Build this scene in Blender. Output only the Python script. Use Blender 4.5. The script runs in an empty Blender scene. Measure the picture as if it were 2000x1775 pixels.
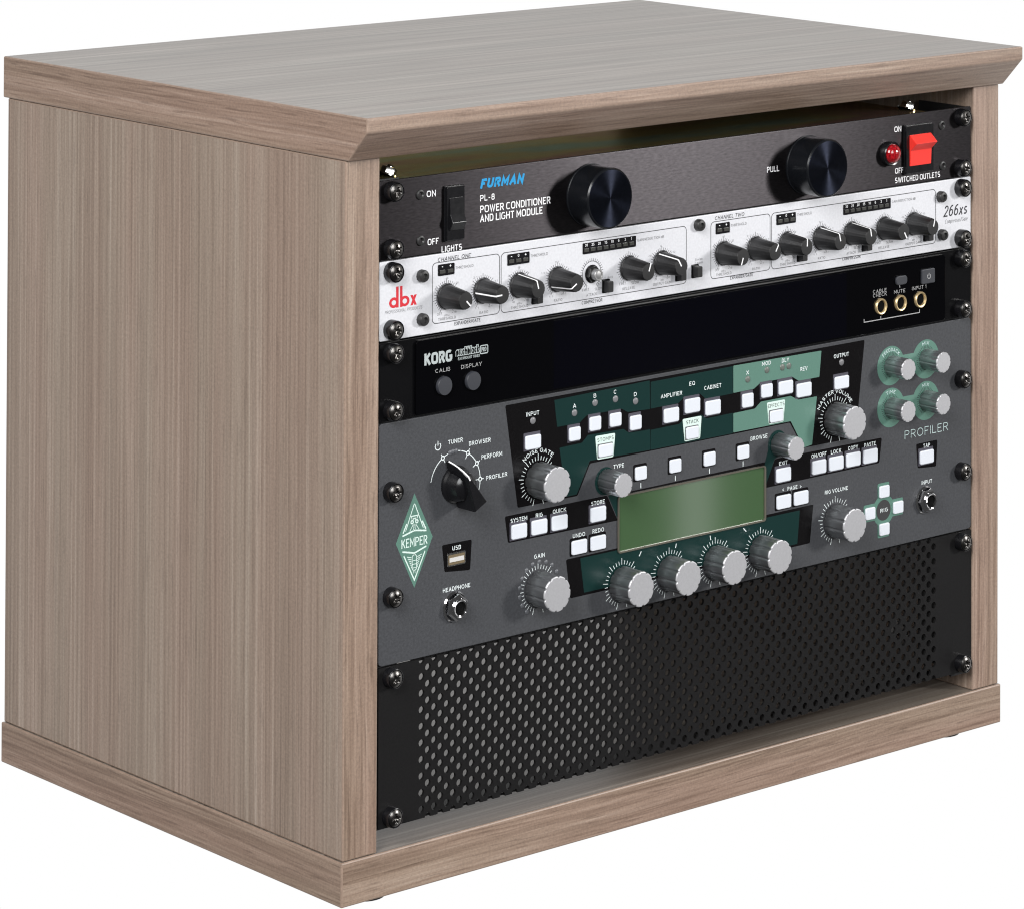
import bpy, bmesh, math, random
from mathutils import Vector, Matrix
random.seed(7)
S = bpy.context.scene
COL = S.collection
PI = math.pi
Z0 = 397.7            # millimetres from the ground to the top edge of the rack stack
TH = 0.0027           # the whole stack of units hangs a hair out of level

# ---------------------------------------------------------------- camera
cam_d = bpy.data.cameras.new('camera'); cam = bpy.data.objects.new('camera', cam_d); COL.objects.link(cam)
right = Vector((0.7630621701454252, -0.6463113670586136, 0.004212042671684735))
up = -Vector((0.0164215184056426, 0.01287229995744954, -0.9997822951151706))
fwd = Vector((0.646116443240609, 0.7629652159196584, 0.020435779150384414))
m = Matrix((right, up, -fwd)).transposed().to_4x4()
m.translation = Vector((-1.54507554529, -1.6072327564, 0.31779279256 + Z0 / 1000))
cam.matrix_world = m
cam_d.sensor_width = 36.0
cam_d.lens = 7303.0 / 2000 * 36
cam_d.shift_x = (1000 - 903.35) / 2000
cam_d.shift_y = -(887.5 + 922.49) / 2000
cam_d.clip_start = 0.05; cam_d.clip_end = 100
S.camera = cam

# ---------------------------------------------------------------- world: white studio backdrop behind the cabinet, dim room in front
world = bpy.data.worlds.new('World'); S.world = world; world.use_nodes = True
wn = world.node_tree.nodes; wl = world.node_tree.links; wn.clear()
wo = wn.new('ShaderNodeOutputWorld'); wb = wn.new('ShaderNodeBackground')
tc = wn.new('ShaderNodeTexCoord'); dot = wn.new('ShaderNodeVectorMath'); dot.operation = 'DOT_PRODUCT'
dot.inputs[1].default_value = Vector((0.63, 0.745, -0.21)).normalized()
mr = wn.new('ShaderNodeMapRange'); mr.interpolation_type = 'SMOOTHSTEP'
mr.inputs[1].default_value = 0.02; mr.inputs[2].default_value = 0.68
mr.inputs[3].default_value = 0.06; mr.inputs[4].default_value = 1.0
wl.new(tc.outputs['Generated'], dot.inputs[0]); wl.new(dot.outputs['Value'], mr.inputs[0])
wl.new(mr.outputs[0], wb.inputs['Strength']); wb.inputs['Color'].default_value = (1.0, 1.0, 1.0, 1)
wl.new(wb.outputs[0], wo.inputs[0])

def area(name, loc, target, sx, sy, power, col=(1, 1, 1)):
    d = bpy.data.lights.new(name, 'AREA'); d.shape = 'RECTANGLE'; d.size = sx; d.size_y = sy; d.energy = power; d.color = col
    o = bpy.data.objects.new(name, d); COL.objects.link(o)
    o.location = loc; o.rotation_euler = (Vector(target) - Vector(loc)).to_track_quat('-Z', 'Y').to_euler()
    return o

zc = Z0 / 1000 - 0.18
area('key_softbox', (2.08, -2.2, zc + 0.80), (0, 0, zc), 0.42, 0.50, 56, (1.0, 0.985, 0.97))
area('fill_softbox', (-2.35, -1.15, zc + 1.55), (-0.2, 0.1, zc + 0.1), 1.4, 1.4, 108, (1.0, 0.99, 0.985))
area('front_fill', (-0.7, -3.2, zc + 1.3), (0, 0, zc), 1.5, 1.5, 70, (0.98, 0.99, 1.0))  # second fill, added to brighten the front panels alongside the key
area('strip_light', (1.73, -1.8, Z0 / 1000 - 0.82), (0, 0, zc - 0.2), 0.045, 0.26, 0.10)


S.view_settings.view_transform = 'Standard'; S.view_settings.look = 'None'
S.view_settings.exposure = 0; S.view_settings.gamma = 1; S.view_settings.use_curve_mapping = False
S.cycles.max_bounces = 10; S.cycles.filter_width = 1.15

# ---------------------------------------------------------------- materials
def lin(*c):
    return tuple(((v / 255) / 12.92 if v / 255 <= 0.04045 else ((v / 255 + 0.055) / 1.055) ** 2.4) for v in c) + (1,)

def mat(name, col, rough=0.5, metal=0.0, spec=0.5, coat=0.0, noise=0.0, nscale=900, bump=0.0, bscale=1500, stretch=None, rvar=0.0, ani=0.0, radial=False):
    mt = bpy.data.materials.new(name); mt.use_nodes = True
    n = mt.node_tree.nodes; l = mt.node_tree.links; b = n['Principled BSDF']
    b.inputs['Base Color'].default_value = col; b.inputs['Roughness'].default_value = rough
    b.inputs['Metallic'].default_value = metal; b.inputs['Specular IOR Level'].default_value = spec
    b.inputs['Coat Weight'].default_value = coat; b.inputs['Coat Roughness'].default_value = 0.08
    t = n.new('ShaderNodeTexCoord'); mp = n.new('ShaderNodeMapping'); l.new(t.outputs['Object'], mp.inputs[0])
    if stretch: mp.inputs['Scale'].default_value = stretch
    if noise or rvar:
        x = n.new('ShaderNodeTexNoise'); x.inputs['Scale'].default_value = nscale; x.inputs['Detail'].default_value = 3
        l.new(mp.outputs[0], x.inputs['Vector'])
        if noise:
            h = n.new('ShaderNodeHueSaturation'); h.inputs['Color'].default_value = col
            q = n.new('ShaderNodeMapRange'); q.inputs[1].default_value = 0.25; q.inputs[2].default_value = 0.75
            q.inputs[3].default_value = 1 - noise; q.inputs[4].default_value = 1 + noise
            l.new(x.outputs['Fac'], q.inputs[0]); l.new(q.outputs[0], h.inputs['Value']); l.new(h.outputs[0], b.inputs['Base Color'])
        if rvar:
            q = n.new('ShaderNodeMapRange'); q.inputs[3].default_value = rough - rvar; q.inputs[4].default_value = rough + rvar
            l.new(x.outputs['Fac'], q.inputs[0]); l.new(q.outputs[0], b.inputs['Roughness'])
    if bump:
        x2 = n.new('ShaderNodeTexNoise'); x2.inputs['Scale'].default_value = bscale; x2.inputs['Detail'].default_value = 2
        l.new(mp.outputs[0], x2.inputs['Vector'])
        bp = n.new('ShaderNodeBump'); bp.inputs['Strength'].default_value = bump; bp.inputs['Distance'].default_value = 0.0002
        l.new(x2.outputs['Fac'], bp.inputs['Height']); l.new(bp.outputs[0], b.inputs['Normal'])
    if ani:
        tg = n.new('ShaderNodeTangent'); tg.direction_type = 'RADIAL' if radial else 'UV_MAP'; tg.axis = 'Y'; l.new(tg.outputs[0], b.inputs['Tangent'])
        b.inputs['Anisotropic'].default_value = ani; b.inputs['Anisotropic Rotation'].default_value = 0.25
    return mt

def wood(name, cols, sc, warp, rough, contrast, pore, lines):
    """printed oak laminate: UV u runs along the grain, v across it (metres)"""
    mt = bpy.data.materials.new(name); mt.use_nodes = True
    n = mt.node_tree.nodes; l = mt.node_tree.links; b = n['Principled BSDF']
    uv = n.new('ShaderNodeUVMap'); sep = n.new('ShaderNodeSeparateXYZ'); l.new(uv.outputs[0], sep.inputs[0])
    def math_(op, a, c):
        x = n.new('ShaderNodeMath'); x.operation = op
        for i, v in enumerate((a, c)):
            if isinstance(v, (int, float)): x.inputs[i].default_value = v
            else: l.new(v, x.inputs[i])
        return x.outputs[0]
    def noise(su, sv, detail, v=None, off=0.0, rough=0.5):
        c = n.new('ShaderNodeCombineXYZ')
        l.new(math_('MULTIPLY', sep.outputs[0], su), c.inputs[0]); l.new(math_('MULTIPLY', v or sep.outputs[1], sv), c.inputs[1])
        c.inputs[2].default_value = off
        x = n.new('ShaderNodeTexNoise'); x.inputs['Scale'].default_value = 1; x.inputs['Detail'].default_value = detail; x.inputs['Roughness'].default_value = rough
        l.new(c.outputs[0], x.inputs['Vector']); return x.outputs['Fac']
    w = math_('MULTIPLY', math_('SUBTRACT', noise(warp[0], warp[1], 2, off=3.3), 0.5), warp[2])
    v2 = math_('ADD', sep.outputs[1], w)
    broad = noise(sc[0][0], sc[0][1], 1, v2, 0.0)
    streak = noise(sc[1][0], sc[1][1], 3, v2, 7.1, 0.6)
    fine = noise(sc[2][0], sc[2][1], 2, v2, 11.7, 0.6)
    f = math_('ADD', math_('MULTIPLY', broad, contrast[0]), math_('ADD', math_('MULTIPLY', streak, contrast[1]), math_('MULTIPLY', fine, contrast[2])))
    f = math_('DIVIDE', f, sum(contrast))
    r = n.new('ShaderNodeValToRGB'); l.new(f, r.inputs[0])
    r.color_ramp.elements[0].position = 0.36; r.color_ramp.elements[0].color = cols[0]
    r.color_ramp.elements[1].position = 0.66; r.color_ramp.elements[1].color = cols[3]
    e = r.color_ramp.elements.new(0.46); e.color = cols[1]
    e = r.color_ramp.elements.new(0.54); e.color = cols[2]
    por = noise(pore[0], pore[1], 1, v2, 19.0)
    mk = n.new('ShaderNodeMapRange'); mk.inputs[1].default_value = 0.60; mk.inputs[2].default_value = 0.70; mk.inputs[3].default_value = 0; mk.inputs[4].default_value = pore[2]
    l.new(por, mk.inputs[0])
    mx = n.new('ShaderNodeMix'); mx.data_type = 'RGBA'; l.new(mk.outputs[0], mx.inputs[0]); l.new(r.outputs[0], mx.inputs[6]); mx.inputs[7].default_value = cols[4]
    ln = noise(lines[0], lines[1], 2, v2, 43.0, 0.6)          # long thin grain lines
    ml = n.new('ShaderNodeMapRange'); ml.inputs[1].default_value = 0.50; ml.inputs[2].default_value = 0.63; ml.inputs[3].default_value = 0; ml.inputs[4].default_value = lines[2]
    l.new(ln, ml.inputs[0])
    mx3 = n.new('ShaderNodeMix'); mx3.data_type = 'RGBA'; l.new(ml.outputs[0], mx3.inputs[0]); l.new(mx.outputs[2], mx3.inputs[6]); mx3.inputs[7].default_value = cols[0]
    # slow reddish / greenish drift of the print
    hue = noise(2.2, 34, 1, v2, 31.0)
    mx2 = n.new('ShaderNodeMix'); mx2.data_type = 'RGBA'; mx2.blend_type = 'MULTIPLY'; mx2.inputs[0].default_value = 1
    rr = n.new('ShaderNodeValToRGB'); l.new(hue, rr.inputs[0])
    rr.color_ramp.elements[0].position = 0.35; rr.color_ramp.elements[0].color = pore[3]
    rr.color_ramp.elements[1].position = 0.65; rr.color_ramp.elements[1].color = pore[4]
    l.new(mx3.outputs[2], mx2.inputs[6]); l.new(rr.outputs[0], mx2.inputs[7])
    sp = noise(620, 620, 2, off=57.0, rough=0.7)                # speckle of the printed paper
    sm = n.new('ShaderNodeMapRange'); sm.inputs[1].default_value = 0.3; sm.inputs[2].default_value = 0.7; sm.inputs[3].default_value = 0.86; sm.inputs[4].default_value = 1.14
    l.new(sp, sm.inputs[0]); hs = n.new('ShaderNodeHueSaturation'); l.new(sm.outputs[0], hs.inputs['Value'])
    l.new(mx2.outputs[2], hs.inputs['Color']); l.new(hs.outputs[0], b.inputs['Base Color'])
    b.inputs['Roughness'].default_value = rough; b.inputs['Specular IOR Level'].default_value = 0.62
    bp = n.new('ShaderNodeBump'); bp.inputs['Strength'].default_value = 0.35; bp.inputs['Distance'].default_value = 0.00015
    l.new(math_('SUBTRACT', fine, math_('MULTIPLY', mk.outputs[0], 0.5)), bp.inputs['Height']); l.new(bp.outputs[0], b.inputs['Normal'])
    return mt

laminate = wood('oak_laminate', [lin(120, 103, 91), lin(140, 122, 109), lin(150, 133, 120), lin(168, 152, 140), lin(94, 79, 68)], ((0.25, 42), (1.2, 330), (6, 640)), (0.7, 7, 0.003), 0.36, (0.6, 0.9, 1.0), (34, 600, 0.30, (0.975, 1.0, 0.985, 1), (1.0, 0.975, 0.96, 1)), (1.6, 380, 0.42))
oaktop = wood('oak_laminate_top', [lin(96, 87, 79), lin(116, 106, 98), lin(127, 118, 110), lin(146, 137, 129), lin(70, 57, 48)], ((0.3, 22), (1.3, 150), (6, 300)), (0.7, 7, 0.003), 0.33, (0.3, 0.8, 1.0), (9, 260, 0.55, (0.98, 1.0, 0.985, 1), (1.0, 0.985, 0.97, 1)), (1.7, 185, 0.6))
edgeband = wood('oak_edge_band', [lin(112, 91, 78), lin(136, 115, 101), lin(148, 127, 113), lin(166, 147, 134), lin(84, 65, 54)], ((1.6, 55), (4, 280), (18, 640)), (3.5, 20, 0.012), 0.46, (0.6, 0.9, 1.0), (36, 600, 0.40, (0.97, 0.99, 0.95, 1), (1.0, 0.965, 0.945, 1)), (5, 300, 0.40))
edgeline = mat('oak_edge_line', lin(142, 122, 108), 0.45, noise=0.15, nscale=300)
rubber = mat('foot_rubber', lin(45, 42, 40), 0.7)
blacksteel = mat('black_steel', (0.012, 0.012, 0.013, 1), 0.45)
zinc = mat('zinc_chassis', lin(152, 146, 116), 0.2, 0.9, rvar=0.05, nscale=60, bump=0.15, bscale=500)
_n = zinc.node_tree.nodes; _l = zinc.node_tree.links; _x = _n.new('ShaderNodeTexNoise'); _x.inputs['Scale'].default_value = 22; _x.inputs['Detail'].default_value = 4
_r = _n.new('ShaderNodeValToRGB'); _l.new(_x.outputs['Fac'], _r.inputs[0]); _l.new(_r.outputs[0], _n['Principled BSDF'].inputs['Base Color'])
_tc = _n.new('ShaderNodeTexCoord'); _mp = _n.new('ShaderNodeMapping'); _mp.inputs['Scale'].default_value = (0.35, 1.6, 1); _l.new(_tc.outputs['Object'], _mp.inputs[0]); _l.new(_mp.outputs[0], _x.inputs['Vector'])
_r.color_ramp.elements[0].position = 0.34; _r.color_ramp.elements[0].color = lin(214, 176, 160)
_r.color_ramp.elements[1].position = 0.66; _r.color_ramp.elements[1].color = lin(196, 216, 192)
_l.new(_r.outputs[0], _n['Principled BSDF'].inputs['Specular Tint']); _e = _r.color_ramp.elements.new(0.5); _e.color = lin(222, 210, 152)
nickel = mat('nickel', (0.72, 0.71, 0.68, 1), 0.18, 1.0)
darknickel = mat('dark_nickel', (0.06, 0.06, 0.06, 1), 0.35, 1.0)
chrome = mat('chrome', (0.75, 0.75, 0.76, 1), 0.08, 1.0)
gold = mat('gold_plate', (0.70, 0.54, 0.30, 1), 0.38, 0.75)
alu = mat('aluminium', (0.36, 0.36, 0.36, 1), 0.45, 0.9)
screwsteel = mat('blackened_screw', (0.11, 0.105, 0.10, 1), 0.26, 1.0)
blackgloss = mat('gloss_black_plastic', (0.006, 0.006, 0.007, 1), 0.22, rvar=0.05, nscale=300)
satinblack = mat('satin_black', (0.02, 0.02, 0.02, 1), 0.4)
brushed = mat('brushed_black_aluminium', (0.028, 0.0255, 0.0275, 1), 0.30, 0.9, spec=0.3, noise=0.3, nscale=260, stretch=(1, 1, 4), ani=0.98)
knobblack = mat('anodised_black', (0.006, 0.007, 0.009, 1), 0.24, 0.2, rvar=0.05, nscale=500)
spunblack = mat('spun_black_face', (0.010, 0.012, 0.020, 1), 0.3, 0.9, spec=0.2, noise=0.2, nscale=400, ani=0.9, radial=True)
redplastic = mat('red_plastic', (0.80, 0.035, 0.025, 1), 0.38, noise=0.04, nscale=200)
redlens = mat('red_lens', (0.26, 0.004, 0.008, 1), 0.14, coat=0.5, noise=0.7, nscale=900, bump=0.6, bscale=700)
white = mat('white_ink', (0.82, 0.82, 0.83, 1), 0.5)
cyan = mat('cyan_ink', (0.004, 0.27, 0.56, 1), 0.45)
silver = mat('silver_paint', (0.65, 0.655, 0.685, 1), 0.42, 0.15, noise=0.07, nscale=700, bump=0.15, bscale=2200)
inkdark = mat('dark_ink', (0.025, 0.025, 0.03, 1), 0.5)
inkgrey = mat('grey_ink', (0.11, 0.11, 0.115, 1), 0.5)
inkred = mat('red_ink', (0.55, 0.018, 0.03, 1), 0.45)
smoked = mat('smoked_led', (0.05, 0.05, 0.045, 1), 0.25)
knobmatte = mat('matte_knob_plastic', (0.009, 0.009, 0.0095, 1), 0.42, noise=0.2, nscale=500, bump=0.1, bscale=1500)
gloss = mat('gloss_black_metal', (0.003, 0.003, 0.0035, 1), 0.25, spec=0.2)
pianoblack = mat('piano_black_acrylic', (0.0015, 0.0015, 0.002, 1), 0.08, spec=0.15)
tint = mat('tinted_window', (0.0015, 0.0015, 0.003, 1), 0.08, spec=0.15)
tunergrey = mat('tuner_grey_ink', lin(165, 165, 165), 0.5)
tunersilver = mat('tuner_silver_ink', lin(168, 176, 176), 0.45)
darkbutton = mat('dark_grey_button', lin(44, 46, 52), 0.5, noise=0.05)
portbrass = mat('port_brass', (0.22, 0.17, 0.10, 1), 0.45, 0.5)
ivory = mat('port_tongue_plastic', (0.55, 0.54, 0.52, 1), 0.5)
voidblack = mat('hole_black', (0.002, 0.002, 0.002, 1), 0.9, spec=0.1)
charcoal = mat('charcoal_powder_coat', (0.046, 0.048, 0.053, 1), 0.55, spec=0.35, noise=0.22, nscale=650, bump=0.3, bscale=900)
charcoal2 = mat('charcoal_ink', (0.03, 0.03, 0.032, 1), 0.5)
printblack = mat('black_print', (0.004, 0.0036, 0.004, 1), 0.27, spec=0.13, noise=0.2, nscale=700)
darkgreen = mat('dark_green_print', lin(18, 44, 42), 0.28, spec=0.2, noise=0.06, nscale=900)
lightgreen = mat('sage_green_print', lin(84, 121, 108), 0.4, noise=0.04, nscale=900)
mint = mat('pale_mint', lin(205, 224, 216), 0.45)
cream = mat('cool_white_ink', lin(222, 230, 230), 0.5)
pale = mat('pale_grey_ink', lin(186, 206, 204), 0.5)
ledgrey = mat('grey_led', lin(112, 112, 114), 0.3)
leddim = mat('dim_led', lin(84, 86, 90), 0.35)
ledbrown = mat('brown_led', lin(98, 104, 98), 0.35)
whitecap = mat('white_button', (0.64, 0.67, 0.72, 1), 0.45)
well = mat('button_well', lin(66, 64, 74), 0.5)
knobside = mat('brushed_aluminium_side', (0.42, 0.43, 0.445, 1), 0.30, 0.92)
knobcap = mat('satin_aluminium_cap', (0.56, 0.56, 0.58, 1), 0.40, 0.6, noise=0.05, nscale=900)
rimgrey = mat('screen_rim', lin(120, 116, 104), 0.3, 0.6)
lcd = mat('green_screen', lin(62, 86, 57), 0.07, noise=0.03, nscale=900)
ventblack = mat('black_powder_coat', (0.0085, 0.0082, 0.0085, 1), 0.38, spec=0.2, noise=0.2, nscale=700, bump=0.15, bscale=1800)


# ---------------------------------------------------------------- mesh helpers (millimetres: x right, y back, z up from the stack's top edge)
def box(bm, x0, x1, y0, y1, z0, z1):
    v = [bm.verts.new((x, y, z)) for x in (x0, x1) for y in (y0, y1) for z in (z0, z1)]
    for f in ((0, 1, 3, 2), (4, 6, 7, 5), (0, 4, 5, 1), (2, 3, 7, 6), (0, 2, 6, 4), (1, 5, 7, 3)): bm.faces.new([v[i] for i in f])

def sheet(bm, pts, y):
    a = sum(pts[i][0] * pts[(i + 1) % len(pts)][1] - pts[(i + 1) % len(pts)][0] * pts[i][1] for i in range(len(pts)))
    if a < 0: pts = pts[::-1]
    bm.faces.new([bm.verts.new((p[0], y, p[1])) for p in pts])      # counter-clockwise in (x, z) faces -y

def prism(bm, pts, y0, y1):
    """outline in (x, z) pulled from front y0 to back y1"""
    a = sum(pts[i][0] * pts[(i + 1) % len(pts)][1] - pts[(i + 1) % len(pts)][0] * pts[i][1] for i in range(len(pts)))
    if a < 0: pts = pts[::-1]
    f = [bm.verts.new((p[0], y0, p[1])) for p in pts]; b = [bm.verts.new((p[0], y1, p[1])) for p in pts]
    bm.faces.new(f); bm.faces.new(b[::-1])
    for i in range(len(pts)):
        j = (i + 1) % len(pts); bm.faces.new((f[i], b[i], b[j], f[j]))

def xprism(bm, prof, x0, x1, wid=None):
    """profile in (z, y) pulled along x; wid gives a half width per point instead"""
    n = len(prof)
    A = [bm.verts.new(((x0 if wid is None else -wid[i]), p[1], p[0])) for i, p in enumerate(prof)]
    B = [bm.verts.new(((x1 if wid is None else wid[i]), p[1], p[0])) for i, p in enumerate(prof)]
    bm.faces.new(A); bm.faces.new(B[::-1])
    for i in range(n):
        j = (i + 1) % n; bm.faces.new((A[i], B[i], B[j], A[j]))

def lathe(bm, prof, segs=40, c=(0, 0), lobes=None):
    """profile of (radius, y), axis along y; lobes = function(angle) scaling the radius"""
    rings = []
    for r, y in prof:
        if r <= 1e-6: rings.append([bm.verts.new((c[0], y, c[1]))]); continue
        rings.append([bm.verts.new((c[0] + r * (lobes(a) if lobes else 1) * math.sin(a), y, c[1] + r * (lobes(a) if lobes else 1) * math.cos(a))) for a in (2 * PI * k / segs for k in range(segs))])
    for a, b in zip(rings, rings[1:]):
        for i in range(segs):
            j = (i + 1) % segs
            if len(a) == 1 and len(b) == 1: continue
            if len(a) == 1: bm.faces.new((a[0], b[j], b[i]))
            elif len(b) == 1: bm.faces.new((a[i], a[j], b[0]))
            else: bm.faces.new((a[i], a[j], b[j], b[i]))

def rr(x0, z0, x1, z1, r, n=4):
    o = []
    for cx, cz, a0 in ((x1 - r, z0 + r, -90), (x1 - r, z1 - r, 0), (x0 + r, z1 - r, 90), (x0 + r, z0 + r, 180)):
        for k in range(n + 1):
            a = math.radians(a0 + 90 * k / n); o.append((cx + r * math.cos(a), cz + r * math.sin(a)))
    return o

def rpoly(pts, r, n=3):
    """round the corners of a polygon"""
    o = []
    for i in range(len(pts)):
        p = Vector(pts[i]); a = Vector(pts[i - 1]) - p; b = Vector(pts[(i + 1) % len(pts)]) - p
        q = min(r, a.length * 0.45, b.length * 0.45); a = p + a.normalized() * q; b = p + b.normalized() * q
        for k in range(n + 1):
            t = k / n; o.append(tuple((1 - t) ** 2 * a + 2 * t * (1 - t) * p + t * t * b))
    return o

def circ(c, r, n=24): return [(c[0] + r * math.cos(2 * PI * k / n), c[1] + r * math.sin(2 * PI * k / n)) for k in range(n)]

def line(bm, pts, w, y, closed=False):
    n = len(pts); L = []; Rr = []
    for i in range(n):
        p = Vector(pts[i]); a = Vector(pts[i - 1]) if (i or closed) else None; b = Vector(pts[(i + 1) % n]) if (i < n - 1 or closed) else None
        d1 = (p - a).normalized() if a is not None else None; d2 = (b - p).normalized() if b is not None else None
        d = (d1 + d2).normalized() if d1 is not None and d2 is not None else (d1 if d2 is None else d2)
        nn = Vector((-d.y, d.x)); k = 1.0
        if d1 is not None and d2 is not None: k = 1 / max(0.4, nn.dot(Vector((-d1.y, d1.x))))
        L.append(bm.verts.new((p.x + nn.x * w / 2 * k, y, p.y + nn.y * w / 2 * k))); Rr.append(bm.verts.new((p.x - nn.x * w / 2 * k, y, p.y - nn.y * w / 2 * k)))
    for i in range(n if closed else n - 1):
        j = (i + 1) % n; bm.faces.new((Rr[i], Rr[j], L[j], L[i]))

def ringsheet(bm, c, r0, r1, y, n=32, a0=0, a1=360):
    full = abs(a1 - a0) >= 360; k1 = n if full else n + 1
    pin = [(math.sin(math.radians(a0 + (a1 - a0) * k / n)), math.cos(math.radians(a0 + (a1 - a0) * k / n))) for k in range(k1)]
    I = [bm.verts.new((c[0] + r0 * s, y, c[1] + r0 * q)) for s, q in pin]; O = [bm.verts.new((c[0] + r1 * s, y, c[1] + r1 * q)) for s, q in pin]
    for k in range(n):
        j = (k + 1) % k1; bm.faces.new((I[k], I[j], O[j], O[k])[::-1] if False else (I[k], O[k], O[j], I[j])[::-1])

def ticks(bm, c, r0, rs, rl, w, y, a0, a1, n, every):
    for k in range(n):
        a = math.radians(a0 + (a1 - a0) * k / (n - 1)); ro = rl if k % every == 0 else rs
        line(bm, [(c[0] + r0 * math.sin(a), c[1] + r0 * math.cos(a)), (c[0] + ro * math.sin(a), c[1] + ro * math.cos(a))], w, y)

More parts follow.
